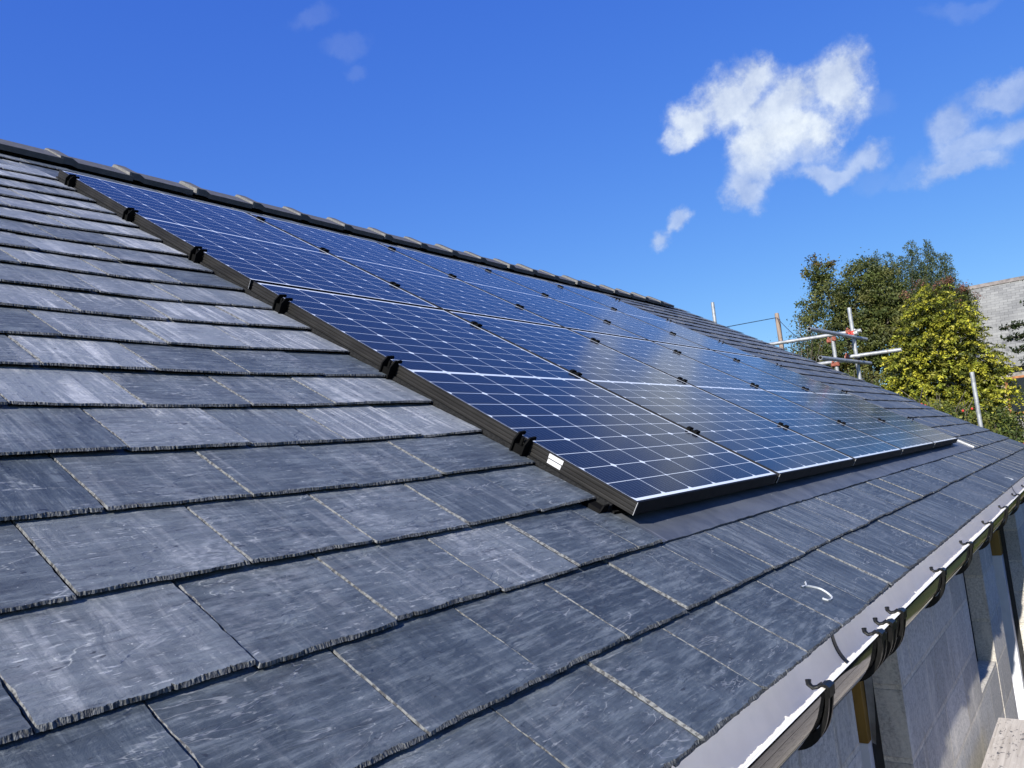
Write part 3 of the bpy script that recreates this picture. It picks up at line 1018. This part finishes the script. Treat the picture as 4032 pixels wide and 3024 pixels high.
for r in range(2):
    for c in range(5):
        if proto is None:
            proto = o = panel_proto()
        else:
            o = copy_tree(proto)
        x, y, z = rw(c * 1.056, r * VP, 0)
        o.location = (x, y, ZO + z)
        row = 'lower row above the gutter' if r == 0 else 'upper row below the ridge'
        pl = ['nearest the bare slates', 'second from the bare slates', 'middle one', 'second from the far verge', 'closest to the far verge'][c]
        if r == 0 and c == 0: pl = 'with a barcode sticker on its side'
        tag(o, f'dark blue solar panel, {row}, {pl}', 'solar panel', 'solar panels mounted in two rows on the slate roof')
        if r == 0 and c == 0:
            first_panel = o
st = MB()
st.box(-.0011, -.0004, 0.233, 0.281, -.0155, -.0035)
st.box(-.0010, -.0004, 0.235, 0.280, -.0300, -.0180)
st.build('barcode_label', M['sticker'], first_panel)

# clamps
def clamp_edge(sign):
    root = empty('panel_clamp', (0, 0, 0), ROT)
    pr = [(-.030, -.052), (-.030, -.010), (-.016, .011), (.010, .014), (.013, .010), (.012, .004), (-.0015, .0025), (-.0015, -.052)]
    pr = [(x * sign, z) for x, z in pr]
    for y in (-.021, .017):
        q = MB(); q.prism_y(pr, y, y + .005); q.build('clamp_plate', M['clamp'], root)
    b = MB(); b.prism_y([(x * sign, z) for x, z in ((-.022, -.050), (-.022, -.020), (-.004, -.020), (-.004, -.050))], -.016, .017)
    b.tube([(-.013 * sign, .003, -.02), (-.013 * sign, .003, .002)], .005, 8)
    b.build('clamp_bolt', M['clamp'], root)
    return root
def clamp_mid():
    root = empty('panel_clamp', (0, 0, 0), ROT)
    pr = [(-.0075, -.05), (-.0085, .0015), (-.015, .0015), (-.014, .007), (-.007, .011), (.010, .012), (.018, .011), (.020, .006), (.018, .0015), (.0085, .0015), (.0075, -.05)]
    for y in (-.022, .008):
        q = MB(); q.prism_y(pr, y, y + .014); q.build('clamp_plate', M['clamp'], root)
    b = MB(); b.box(-.006, .006, -.008, .008, -.05, .006)
    b.build('clamp_bolt', M['clamp'], root)
    return root
CV = [3.278, 2.672, 2.085, 1.503, 0.925, 0.358]
ordn = ['top', 'second', 'third', 'fourth', 'fifth', 'lowest']
protos = {}
GRP = 'black clamps holding the solar panels'
for s in range(6):
    for j, v in enumerate(CV):
        kind = 'L' if s == 0 else 'R' if s == 5 else 'M'
        if kind not in protos:
            o = protos[kind] = clamp_mid() if kind == 'M' else clamp_edge(1 if kind == 'L' else -1)
        else:
            o = copy_tree(protos[kind])
        u = 0.0 if s == 0 else ARR_W if s == 5 else s * 1.056 - .009
        x, y, z = rw(u, v + random.gauss(0, .006), 0)
        o.location = (x, y, ZO + z)
        where = ('on the outer array edge beside the near slates' if s == 0 else 'on the array edge by the far verge' if s == 5
                 else f'on the {["nearest", "second", "third", "fourth"][s - 1]} seam between panel columns')
        pos = f'{ordn[j]} clamp' if j in (0, 5) else f'clamp {ordn[j]} down'
        tag(o, f'black metal {pos} {where}', 'clamp', GRP)
# low bracket at the lower left corner
br = empty('panel_bracket', (0, 0, ZO), ROT)
q = MB(); q.prism_y([(-.062, -.060), (-.050, -.040), (-.026, -.036), (-.024, -.060)], -.004, .000); q.build('bracket_plate', M['clamp'], br)
q = MB(); q.prism_y([(-.062, -.060), (-.058, -.050), (-.026, -.048), (-.026, -.060)], .0, .05); q.build('bracket_base', M['clamp'], br)
x, y, z = rw(0.012, 0.065, 0); br.location = (x, y, ZO + z)
tag(br, 'small low black bracket on the slates by the lower left corner of the array', 'bracket')

# ------------------------------------------------------------------ scaffold behind the gable
def Zg(z): return z + ZO
OD = 0.02415
scf = empty('scaffolding', (9.0, 1.5, 0))
tag(scf, 'galvanised scaffolding with two uprights, crossing tubes and red couplers beyond the roof verge', 'scaffolding')
def part_pipe(name, p0, p1, root, m=None):
    mb = MB(); org = Vector(root.location)
    a = Vector((p0[0], p0[1], Zg(p0[2]))) - org; b = Vector((p1[0], p1[1], Zg(p1[2]))) - org
    mb.pipe(a, b, OD, OD - .0040)
    return mb.build(name, m or M['galv'], root, smooth=False)
part_pipe('upright', (8.98, 1.749, -ZO), (9.0, 1.749, 1.395), scf)
part_pipe('upright', (9.0, 1.487, -ZO), (9.0, 1.493, 1.736), scf)
part_pipe('transom', (7.46, 1.600, 1.352), (9.45, 1.442, 1.345), scf)
part_pipe('transom', (7.62, 1.566, 1.022), (9.40, 1.425, 1.018), scf)
part_pipe('ledger', (9.052, 1.40, 1.426), (9.052, 3.3, 1.470), scf)
part_pipe('ledger', (8.948, 0.952, 1.092), (8.948, 1.62, 1.105), scf)
part_pipe('ledger', (9.052, 1.62, 1.075), (9.052, 3.2, 1.105), scf)
def coupler(x, y, z, m, axis='z'):
    mb = MB(); org = Vector(scf.location)
    c = Vector((x, y, Zg(z))) - org
    d = {'z': Vector((0, 0, .026)), 'x': Vector((.026, 0, 0)), 'y': Vector((0, .026, 0))}[axis]
    mb.tube([c - d, c + d], .031, 14)
    mb.box(c.x - .040, c.x - .024, c.y - .012, c.y + .012, c.z - .016, c.z + .016)
    e = Vector((0, .040, 0)) if axis != 'y' else Vector((0, 0, .040))
    mb.tube([c + e - Vector((.03, 0, 0)), c + e + Vector((.03, 0, 0))], .0075, 8)
    mb.tube([c + e - Vector((.034, 0, 0)), c + e - Vector((.022, 0, 0))], .013, 6)
    return mb.build('coupler', m, scf)
coupler(8.99, 1.79, 1.352, M['rust'], 'y'); coupler(9.0, 1.735, 1.372, M['rust'], 'z')
coupler(9.0, 1.493, 1.405, M['redpaint'], 'z'); coupler(9.0, 1.46, 1.40, M['zinc'], 'y')
coupler(9.02, 1.55, 1.432, M['rust'], 'y')
coupler(8.99, 1.78, 1.035, M['rust'], 'y'); coupler(8.99, 1.735, 1.04, M['rust'], 'z')
coupler(9.0, 1.49, 1.098, M['zinc'], 'z'); coupler(9.0, 1.485, 1.045, M['clamp'], 'z'); coupler(8.95, 1.59, 1.104, M['rust'], 'y')
for nm, (x, y, zt), lab in (('scaffold_pole', (9.0, 0.250, 0.703), 'lone bright galvanised scaffold pole in front of the hedge shrubs'),
                            ('scaffold_pole', (9.0, 3.298, 2.186), 'short pale scaffold pole rising above the slates against the sky')):
    mb = MB(); mb.pipe((0, 0, 0), (0, 0, zt + ZO), OD, OD - .004)
    o = mb.build(nm, M['galv']); o.location = (x, y, 0)
    tag(o, lab, 'scaffold pole', 'lone scaffold poles beyond the roof verge')

# scaffold boards along the eave
labs = ['sunlit weathered scaffold board speckled with dark mortar droppings, next to the block wall', 'weathered scaffold board, second from the block wall',
        'weathered scaffold board, third from the block wall']
for i in range(3):
    mb = MB()
    L = [2.42, 2.46, 2.40, 2.44][i]
    y1 = -0.362 - i * 0.240
    mb.box(-3.4, L, -.225, 0, -.038, 0)
    o = mb.build('scaffold_board', M['board'])
    o.location = (0, y1, Zg(-1.2))
    tag(o, labs[i], 'scaffold board', 'scaffold boards along the eave')

# ------------------------------------------------------------------ telegraph pole and wires
tp = empty('telegraph_pole', (39.8, 11.98, 0))
tag(tp, 'weathered wooden telegraph pole with wires behind the roof verge', 'telegraph pole')
mb = MB(); mb.tube([(0, -.08, 0), (0, 0, 4), (0.0, .07, Zg(6.72)), (0, .07, Zg(6.85))], [.15, .14, .115, .10], 12)
mb.build('pole', M['pole'], tp, smooth=True)
def sagwire(p0, p1, sag_, n=20):
    return [(p0[0] + (p1[0] - p0[0]) * i / n, p0[1] + (p1[1] - p0[1]) * i / n, p0[2] + (p1[2] - p0[2]) * i / n - sag_ * 4 * (i / n) * (1 - i / n)) for i in range(n + 1)]
mb = MB(); mb.tube(sagwire((0, .08, Zg(6.62)), (-31, 4.0, Zg(1.9)), 0.0), .020, 6); mb.build('wire', M['cable'], tp)
mb = MB(); mb.tube(sagwire((0, .08, Zg(6.62)), (-14, -5.2, Zg(3.3)), 0.1), .015, 6); mb.build('wire', M['cable'], tp)
mb = MB(); mb.tube([(-.12, -.05, 0), (-.10, -.08, Zg(6.5))], .02, 6); mb.build('wire', M['cable'], tp)

# ------------------------------------------------------------------ vegetation
CAMV = Vector((-1.734, -0.9375, 0.1095))
def scaled(p, s):
    """a point at s times its first surveyed distance from the photographer (house axes, without ZO)"""
    return CAMV + (Vector(p) - CAMV) * s


def leaf_mesh(name, mat_, C, size, tint, parent, normals=None, droop=0.0, aspect=0.55):
    """one mesh of many small pointed leaves; C (n,3) centres, size (n,), tint (n,3)"""
    n = len(C)
    d = RNG.normal(size=(n, 3))
    if normals is not None:
        d = d * 0.75 + normals
    d /= np.linalg.norm(d, axis=1)[:, None]
    a = RNG.normal(size=(n, 3)); a[:, 2] -= droop
    a -= (a * d).sum(1)[:, None] * d
    a /= np.linalg.norm(a, axis=1)[:, None] + 1e-9
    b = np.cross(d, a)
    s = size[:, None]
    V = np.stack([C - a * s * .5, C + b * s * aspect * .5 + d * s * .08, C + a * s * .5, C - b * s * aspect * .5 + d * s * .08], 1).reshape(-1, 3)
    m_ = bpy.data.meshes.new(name)
    m_.vertices.add(4 * n); m_.vertices.foreach_set('co', V.astype(np.float32).ravel())
    m_.loops.add(4 * n); m_.loops.foreach_set('vertex_index', np.arange(4 * n, dtype=np.int32))
    m_.polygons.add(n); m_.polygons.foreach_set('loop_start', np.arange(0, 4 * n, 4, dtype=np.int32))
    at = m_.attributes.new('tint', 'FLOAT_COLOR', 'POINT')
    t4 = np.ones((n, 4), np.float32); t4[:, :3] = tint
    at.data.foreach_set('color', np.repeat(t4, 4, axis=0).ravel())
    m_.materials.append(mat_)
    m_.update(); m_.validate()
    o = bpy.data.objects.new(name, m_)
    COL.objects.link(o); o.parent = parent
    return o


def crown(blobs, clumps, per, clump_r, leaf, cols, shell=0.55):
    """blobs: (x,y,z,rx,ry,rz) in the plant's own axes"""
    vol = np.array([b[3] * b[4] * b[5] for b in blobs]) ** (2 / 3); vol /= vol.sum()
    Cs, Ss, Ts, Ns = [], [], [], []
    for b, q in zip(blobs, vol):
        k = max(3, int(clumps * q))
        dirs = RNG.normal(size=(k, 3)); dirs /= np.linalg.norm(dirs, axis=1)[:, None]
        rad = shell + (1 - shell) * RNG.random(k) ** .6
        rad *= RNG.uniform(.86, 1.14, k)
        cc = np.array(b[:3]) + dirs * rad[:, None] * np.array(b[3:])
        for i in range(k):
            m_ = int(per * RNG.uniform(.5, 1.4))
            cr = clump_r * RNG.uniform(.6, 1.3)
            p = cc[i] + RNG.normal(size=(m_, 3)) * cr * np.array([1, 1, .75])
            base = np.array(cols[RNG.integers(len(cols))]) * RNG.uniform(.75, 1.25)
            Cs.append(p); Ss.append(leaf * RNG.uniform(.6, 1.35, m_))
            Ts.append(base * RNG.uniform(.75, 1.3, (m_, 1)))
            Ns.append(np.repeat(dirs[i][None], m_, 0) * .6 + np.array([0, 0, .5]))
    return np.concatenate(Cs), np.concatenate(Ss), np.concatenate(Ts), np.concatenate(Ns)


def trunk(root, paths, mat_=None):
    mb = MB()
    for pts, r0, r1 in paths:
        n = len(pts)
        mb.tube(pts, [r0 + (r1 - r0) * i / (n - 1) for i in range(n)], 8)
    return mb.build('trunk', mat_ or M['bark'], root, smooth=True)


def limbs(base_z, fork_z, tips, r):
    out = [([(0, 0, 0), (.03, .02, fork_z * .5), (0, 0, fork_z)], r, r * .7)]
    for tx, ty, tz in tips:
        out.append(([(0, 0, fork_z * random.uniform(.7, 1)), (tx * .4, ty * .4, fork_z + (tz - fork_z) * .5), (tx * .8, ty * .8, fork_z + (tz - fork_z) * .85), (tx, ty, tz)], r * .45, r * .06))
    return out


GREEN = [(.080, .100, .024), (.105, .120, .030), (.055, .072, .020), (.125, .125, .034), (.085, .098, .034)]
AUT = [(.16, .10, .02), (.12, .09, .022)]

# broad dark tree left of the conifer
TS = 2.30
tb = scaled((16.7, 3.1, 0), TS)
root = empty('broadleaf_tree', (tb.x, tb.y, 0))
tag(root, 'tall dark green broadleaf tree with a few browning tips behind the scaffolding', 'tree', 'trees behind the house')
def L(x, y, z, *r):
    p = scaled((x, y, z), TS)
    return (p.x - tb.x, p.y - tb.y, Zg(p.z), *[q * TS for q in r])
bl = [L(16.7, 3.62, 3.05, .6, .42, .55), L(16.7, 3.75, 3.75, .35, .24, .38), L(16.7, 3.05, 2.9, .8, .5, .75), L(16.9, 2.55, 3.15, .7, .42, .6),
      L(16.8, 2.9, 3.55, .5, .35, .35), L(16.7, 3.3, 2.1, .9, .8, .7), L(16.8, 2.5, 2.1, .8, .6, .7), L(16.6, 3.9, 1.9, .7, .55, .55), L(16.6, 4.15, 2.9, .25, .16, .45), L(16.9, 2.25, 2.7, .4, .25, .5),
      L(16.7, 3.0, 1.2, 1.0, 1.2, .6), L(16.7, 3.0, .2, 1.0, 1.2, .8)]
C, S_, T, N = crown(bl, 950, 100, .215, .130, GREEN)
leaf_mesh('crown', M['leaf'], C, S_, T, root, N)
bl2 = [L(16.6, 3.80, 4.02, .12, .10, .16), L(16.6, 4.0, 3.85, .10, .08, .07), L(16.6, 3.47, 3.95, .08, .06, .08), L(16.5, 4.0, 2.0, .3, .2, .2), L(16.5, 3.3, 1.5, .3, .4, .2)]
C, S_, T, N = crown(bl2, 46, 48, .15, .145, AUT + GREEN[3:4])
leaf_mesh('browning_leaves', M['leaf'], C, S_, T, root, N)
trunk(root, limbs(0, 4.0, [L(16.7, y, z)[:3] for y, z in ((3.7, 3.6), (2.7, 3.5), (3.1, 3.2), (4.1, 2.8), (2.3, 2.9), (3.4, 2.2), (3.8, 3.9))], .28))

# thin bare-ish shrub on its left edge
SS = 1.5
sb = scaled((15.6, 4.15, 0), SS)
root = empty('sparse_shrub', (sb.x, sb.y, 0))
tag(root, 'thin sparse shrub with bare twigs against the sky beside the telegraph pole', 'shrub')
tw = []
for k in range(30):
    a = random.uniform(-.75, .75); h = random.uniform(1.5, 2.75) - max(0, a) * .9
    q = [scaled((15.6 + random.gauss(0, .12), 4.15 + a * f, hh), SS) for f, hh in ((0, .2), (.35, h * .55), (.8, h * .85), (1.0, h))]
    tw.append(([(v.x - sb.x, v.y - sb.y, Zg(v.z)) for v in q], .018, .006))
tw.append(([(0, 0, 0), (0, 0, 1.6), (0, 0, Zg(scaled((15.6, 4.15, .25), SS).z))], .07, .04))
trunk(root, tw)
ends = np.array([t_[0][-1] for t_ in tw[:-1]] + [t_[0][-2] for t_ in tw[:-1]] * 2)
C = np.concatenate([e + RNG.normal(size=(18, 3)) * .19 for e in ends])
T = np.array([(.06, .07, .025)]) * RNG.uniform(.6, 1.4, (len(C), 1))
leaf_mesh('crown', M['leaf'], C, .085 * RNG.uniform(.6, 1.3, len(C)), T, root)

# wispy birch showing above it
BS = 1.9
bb_ = scaled((22.0, 3.0, 0), BS)
root = empty('birch_tree', (bb_.x, bb_.y, 0))
tag(root, 'wispy pale green birch tree with feathery upright tops rising behind the dark tree', 'tree', 'trees behind the house')
tops = [(22.2, 3.62, 5.20, .34), (22.3, 3.30, 5.05, .3), (22.3, 2.70, 5.25, .34), (22.4, 2.30, 5.22, .30), (22.4, 1.95, 4.75, .28), (22.3, 2.95, 4.9, .35), (22.3, 2.0, 4.1, .36), (22.3, 2.5, 4.6, .4), (22.3, 3.4, 4.6, .4)]
Cs, Ss, Ts = [], [], []
tips = []
for x, y, z, w in tops:
    p = scaled((x, y, z), BS)
    px, py, pz = p.x - bb_.x, p.y - bb_.y, Zg(p.z)
    tips.append((px, py, pz - .9))
    for k in range(190):
        s = random.random() ** .75
        bx = np.array([px + random.gauss(0, w * BS * (.12 + s * .8)), py + random.gauss(0, w * BS * (.10 + s * .75)), pz - s * 3.4])
        ln = random.uniform(.4, 1.0)
        m_ = 34
        q = np.linspace(0, 1, m_)[:, None]
        sway = np.array([random.gauss(0, .2), random.gauss(0, .16) - .10, -ln])
        up = np.array([random.gauss(0, .08), random.gauss(0, .1), .30])
        pp = bx + q * sway + (4 * q * (1 - q)) * up + RNG.normal(size=(m_, 3)) * .045
        Cs.append(pp); Ss.append(np.full(m_, .085) * RNG.uniform(.6, 1.3, m_))
        Ts.append(np.array([.080, .105, .045]) * RNG.uniform(.6, 1.35, (m_, 1)))
leaf_mesh('crown', M['leaf'], np.concatenate(Cs), np.concatenate(Ss), np.concatenate(Ts), root, None, 1.2, .5)
trunk(root, limbs(0, 4.5, tips, .16))

# golden conifer
def conifer(name, root, layers, cols_tip, cols_in, n, seed):
    rng = np.random.default_rng(seed)
    Cs, Ss, Ts, Ns = [], [], [], []
    for (x, y, z, rx, ry, rz) in layers:
        k = int(n * (rx * ry * rz) ** (2 / 3))
        for i in range(k):
            d = rng.normal(size=3); d /= np.linalg.norm(d)
            r = rng.uniform(.55, 1.04)
            c = np.array([x, y, z]) + d * r * np.array([rx, ry, rz])
            out = d.copy(); out[2] *= .25; out[2] += .12; out /= np.linalg.norm(out)
            ln = rng.uniform(.40, .85)
            m_ = 30
            q = np.linspace(0, 1, m_)
            p = c + out * (q[:, None] * ln)
            p[:, 2] += .12 * np.sin(q * 2.2) - .36 * q ** 2 * rng.uniform(.4, 1.4)
            side = np.cross(out, [0, 0, 1]); side /= np.linalg.norm(side) + 1e-9
            wdt = (.115 * (1 - q * .5)) * rng.choice([-1, 1], m_) * rng.uniform(.2, 1.2, m_)
            p += side * wdt[:, None] + rng.normal(size=(m_, 3)) * .025
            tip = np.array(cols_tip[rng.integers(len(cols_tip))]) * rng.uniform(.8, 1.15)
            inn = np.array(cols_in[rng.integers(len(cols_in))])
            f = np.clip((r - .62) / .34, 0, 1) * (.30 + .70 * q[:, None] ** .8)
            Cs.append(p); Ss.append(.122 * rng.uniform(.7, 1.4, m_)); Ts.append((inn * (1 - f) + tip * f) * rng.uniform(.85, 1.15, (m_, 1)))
            Ns.append(np.repeat((out * .4 + np.array([0, 0, .9]))[None], m_, 0))
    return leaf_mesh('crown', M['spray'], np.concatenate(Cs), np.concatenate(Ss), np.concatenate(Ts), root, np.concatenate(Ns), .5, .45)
CS = 2.8
cb = scaled((12.2, 0.95, 0), CS)
root = empty('golden_conifer', (cb.x, cb.y, 0))
tag(root, 'golden yellow green conifer with drooping feathery sprays in front of the old slate roof', 'tree', 'trees behind the house')
def K(x, y, z, *r):
    p = scaled((x, y, z), CS)
    return (p.x - cb.x, p.y - cb.y, Zg(p.z), *[q * CS for q in r])
lay = [K(12.2, .98, 2.12, .16, .10, .20), K(12.2, 1.05, 1.92, .28, .22, .24), K(12.2, .80, 1.78, .32, .24, .26), K(12.2, 1.18, 1.62, .4, .26, .30), K(12.1, .64, 1.48, .36, .20, .26),
       K(12.1, 1.0, 1.28, .5, .48, .38), K(12.1, .50, 1.08, .40, .22, .26), K(12.1, 1.35, 1.05, .5, .34, .36), K(12.1, .36, .78, .36, .18, .22), K(12.0, .9, .70, .6, .55, .40),
       K(12.0, 1.35, .50, .6, .40, .40), K(12.0, .52, .42, .5, .36, .26), K(12.0, 1.0, 0.0, .7, .8, .45), K(12.1, .9, -.9, .7, .8, .8)]
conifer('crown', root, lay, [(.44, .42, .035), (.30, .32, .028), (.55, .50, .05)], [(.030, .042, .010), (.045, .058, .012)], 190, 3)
trunk(root, [([(0, 0, 0), (0, 0, 3.0), K(12.2, .98, 2.1)[:3]], .25, .03)])

# hedge plants in front of it: separate shrubs
hcols = [(.085, .115, .024), (.120, .140, .028), (.055, .080, .020), (.175, .175, .034), (.10, .11, .04)]
hs = [(10.6, 2.25, 1.02, .55, .5, 'dense dark leafy shrub directly behind the scaffold uprights'),
      (10.5, 1.55, .62, .6, .5, 'leafy shrub with yellowing leaves between the scaffolding and the rose shrub'),
      (10.5, .95, .50, .6, .45, 'rose shrub with red hips under the middle of the golden conifer'),
      (10.6, .40, .36, .6, .42, 'rambling shrub with red hips directly behind the bright scaffold pole'),
      (10.3, -.10, .02, .55, .42, 'low leafy shrub with red hips beyond the bright pole, nearest the gutter'),
      (11.6, -.55, .28, .6, .5, 'tangled shrub partly hiding the old stone wall and its brown window')]
for i, (x, y, z, rx, ry, lab) in enumerate(hs):
    root = empty('hedge_shrub', (x, y, 0))
    tag(root, lab, 'shrub', 'shrubs forming the hedge behind the verge')
    zz = Zg(z)
    bl = [(0, 0, zz - .45, rx, ry, .42), (0, ry * .5, zz - .28, rx * .6, ry * .5, .26), (0, -ry * .5, zz - .36, rx * .6, ry * .5, .28), (0, 0, zz - 1.1, rx * 1.2, ry * 1.2, .6), (0, 0, zz - 2.0, rx * 1.2, ry * 1.2, .8)]
    C, S_, T, N = crown(bl, 260, 64, .085, .047, hcols)
    leaf_mesh('crown', M['leaf'], C, S_, T, root, N)
    # shoots that stick out of the top
    sh = []
    for k in range(7):
        a = random.uniform(-1, 1) * ry
        sh.append(([(0, a * .5, zz - .9), (random.gauss(0, .1), a, zz - .2), (random.gauss(0, .12), a + random.gauss(0, .12), zz + random.uniform(-.02, .10))], .010, .003))
    sh.append(([(0, 0, 0), (0, 0, zz - .6)], .05, .03))
    trunk(root, sh)
    if i in (2, 3, 4):
        hp = MB()
        hp.tube([(0, 0, -.016), (0, 0, -.008), (0, 0, .008), (0, 0, .015)], [.006, .014, .014, .005], 8)
        h0 = hp.build('rose_hip', M['redpaint'], root)
        for k in range(7):
            h1 = h0 if k == 0 else h0.copy()
            if k: COL.objects.link(h1)
            h1.location = (-rx * random.uniform(.75, 1.05), random.uniform(-1, 1) * ry, zz - random.uniform(.05, .9))

# dark tree reaching in at the right edge
root = empty('dark_tree', (9.3, -0.62, 0))
tag(root, 'dark leafy tree with spreading side branches in front of the old slate roof', 'tree', 'trees behind the house')
bl = [(0, .02, Zg(1.15), .4, .22, .3), (0, .05, Zg(.75), .4, .25, .35), (0, .1, Zg(.35), .45, .3, .3), (0, -.1, Zg(1.5), .4, .25, .3), (0, -.3, Zg(.9), .5, .4, .7), (0, 0, Zg(-.3), .5, .4, .5)]
C, S_, T, N = crown(bl, 190, 34, .06, .052, [(.022, .034, .012), (.032, .046, .016), (.018, .026, .012)])
br_ = [([(0, 0, Zg(1.1)), (0, .25, Zg(1.2)), (-.02, .50, Zg(1.19))], .02, .005), ([(0, 0, Zg(.9)), (0, .25, Zg(1.06)), (-.02, .47, Zg(1.06))], .02, .005), ([(0, 0, Zg(.7)), (0, .25, Zg(.90)), (-.02, .43, Zg(.91))], .02, .005), ([(0, 0, Zg(1.2)), (0, .12, Zg(1.4)), (0, .22, Zg(1.45))], .02, .005)]
ex = []
for p, _, _ in br_:
    for s in np.linspace(.35, 1, 12):
        q = Vector(p[0]).lerp(Vector(p[1]), s / .5) if s < .5 else Vector(p[1]).lerp(Vector(p[2]), (s - .5) / .5)
        ex.append(np.array(q) + RNG.normal(size=(16, 3)) * np.array([.05, .035, .022]))
ex = np.concatenate(ex)
C = np.concatenate([C, ex]); S_ = np.concatenate([S_, .048 * RNG.uniform(.6, 1.3, len(ex))])
T = np.concatenate([T, np.array([(.026, .038, .013)]) * RNG.uniform(.6, 1.4, (len(ex), 1))]); N = np.concatenate([N, np.tile([0, 0, .6], (len(ex), 1))])
leaf_mesh('crown', M['leaf'], C, S_, T, root, N)
trunk(root, [([(0, 0, 0), (0, 0, 2), (0, -.05, Zg(1.7))], .09, .03)] + br_)

# reddish tall shrubs in front of the old roof
for (x0_, y0_, z0_, lab) in ((24.0, 2.86, 4.42, 'tall shrub with pinkish flower spikes rising above the tip of the golden conifer'),
                       (24.06, 2.30, 4.45, 'tall shrub with upright green shoots left of the old roof ridge'),
                       (24.12, 1.78, 4.10, 'tall shrub with sparse reddish tips in front of the old roof ridge')):
    sp_ = scaled((x0_, y0_, z0_), 1.58); x, y, z = sp_
    root = empty('flowering_shrub', (x, y, 0))
    tag(root, lab, 'shrub', 'tall shrubs before the old slate roof')
    Cs, Ts, tw = [], [], []
    for k in range(13):
        a = random.gauss(0, .30); h = Zg(z) - abs(random.gauss(0, .36)) - abs(a) * .5
        p = [(0, 0, Zg(z) - 2.2), (random.gauss(0, .1), a * .6, h - .8), (random.gauss(0, .15), a, h)]
        tw.append((p, .02, .006))
        for s in np.linspace(0, 1, 26):
            q = np.array(p[1]) * (1 - s) + np.array(p[2]) * s
            Cs.append(q + RNG.normal(size=(9, 3)) * .10)
            red = s > .72 and k % 2 == 0
            Ts.append((np.array([.20, .085, .06]) if red else np.array([.06, .075, .022])) * RNG.uniform(.6, 1.4, (9, 1)))
    tw.append(([(0, 0, 0), (0, 0, Zg(z) - 2)], .06, .04))
    C = np.concatenate(Cs); T = np.concatenate(Ts)
    leaf_mesh('crown', M['leaf'], C, .08 * RNG.uniform(.5, 1.3, len(C)), T, root)
    trunk(root, tw)

# ------------------------------------------------------------------ old building with slate roof
ob = empty('old_building', (46.0, 0, 0))
tag(ob, 'old stone building with a large weathered grey slate roof behind the conifer', 'building')
mb = MB()
zr, ze = Zg(7.2), Zg(2.6)
x0, x1 = -4.6, 0.0
Y0, Y1 = -22.0, 5.6
mb.face([(x0, Y0, ze), (x0, Y1, ze), (x1, Y1, zr), (x1, Y0, zr)][::-1], 0)
mb.face([(x1, Y0, zr), (x1, Y1, zr), (4.6, Y1, ze), (4.6, Y0, ze)][::-1], 0)
mb.face([(x0, Y0, ze - .12), (x0, Y1, ze - .12), (x0, Y1, ze), (x0, Y0, ze)][::-1], 0)
mb.face([(x0, Y1, ze - .12), (x1, Y1, zr - .12), (x1, Y1, zr), (x0, Y1, ze)], 0)
rf = mb.build('roof', M['farslate'], ob)
mb = MB()
for k in range(60):
    y = Y1 - .45 * k
    mb.grid([[(x1 - .22, yy, zr - .16), (x1 - .07, yy, zr + .05), (x1 + .07, yy, zr + .05), (x1 + .22, yy, zr - .16)] for yy in (y, y - .435)])
mb.build('ridge', simple("old_ridge", (0.16, 0.14, 0.125), 0.85, var=0.4, scale=3), rf)
mb = MB()
mb.box(-4.2, -3.7, Y0 + .3, Y1 - .3, 0, ze - .1)
mb.face([(-3.7, Y1 - .3, 0), (4.2, Y1 - .3, 0), (4.2, Y1 - .3, ze - .1), (0, Y1 - .3, zr - .15), (-3.7, Y1 - .3, ze - .1)])
mb.build('wall', M['stone'], ob)
wf = MB()
wf.box(-4.32, -4.215, 1.45, 2.62, Zg(.30), Zg(2.05))
wn = wf.build('window', M['winwood'], ob)
gl = MB(); gl.box(-4.335, -4.322, 1.55, 2.50, Zg(.40), Zg(1.95)); gl.build('pane', M['glass_dark'], wn)
qn = MB()
for k in range(9):
    w = .62 if k % 2 else .40
    qn.box(-4.30, -4.205, 2.63, 2.63 + w, Zg(.22) + k * .225, Zg(.22) + k * .225 + .218)
qn.build('quoin', M['quoin'], ob)

# tall hedge of the neighbouring garden, opposite the eave (mirrored in the gutter)
root = empty('garden_hedge', (9.0, -3.1, 0))
tag(root, 'dark green garden hedge opposite the eave, mirrored in the glossy gutter', 'hedge')
bl = [(x, random.uniform(-.15, .15), 1.05 + random.uniform(-.1, .15), 1.5, .55, 1.15) for x in np.arange(-11, 26, 1.9)]
C, S_, T, N = crown(bl, 2600, 24, .20, .20, [(.030, .045, .014), (.042, .060, .018), (.022, .034, .012)], .8)
leaf_mesh('crown', M['leaf'], C, S_, T, root, N)
hb = MB(); hb.grid([[(x, -.25 + .1 * math.sin(x), z) for x in np.linspace(-11, 25, 30)] for z in (0, 1, 1.8)] + [[(x, .25 + .1 * math.sin(x), z) for x in np.linspace(-11, 25, 30)] for z in (1.8, 1, 0)])
hb.build('branches', M['bark'], root)

# thin black cable strung behind the verge
mb = MB(); mb.tube(sagwire((11.2, .75, Zg(.18)), (9.6, -1.0, Zg(.06)), .01), .006, 6)
o = mb.build('cable', M['cable'])
tag(o, 'thin black cable strung across in front of the shrubs near the bright scaffold pole', 'cable')
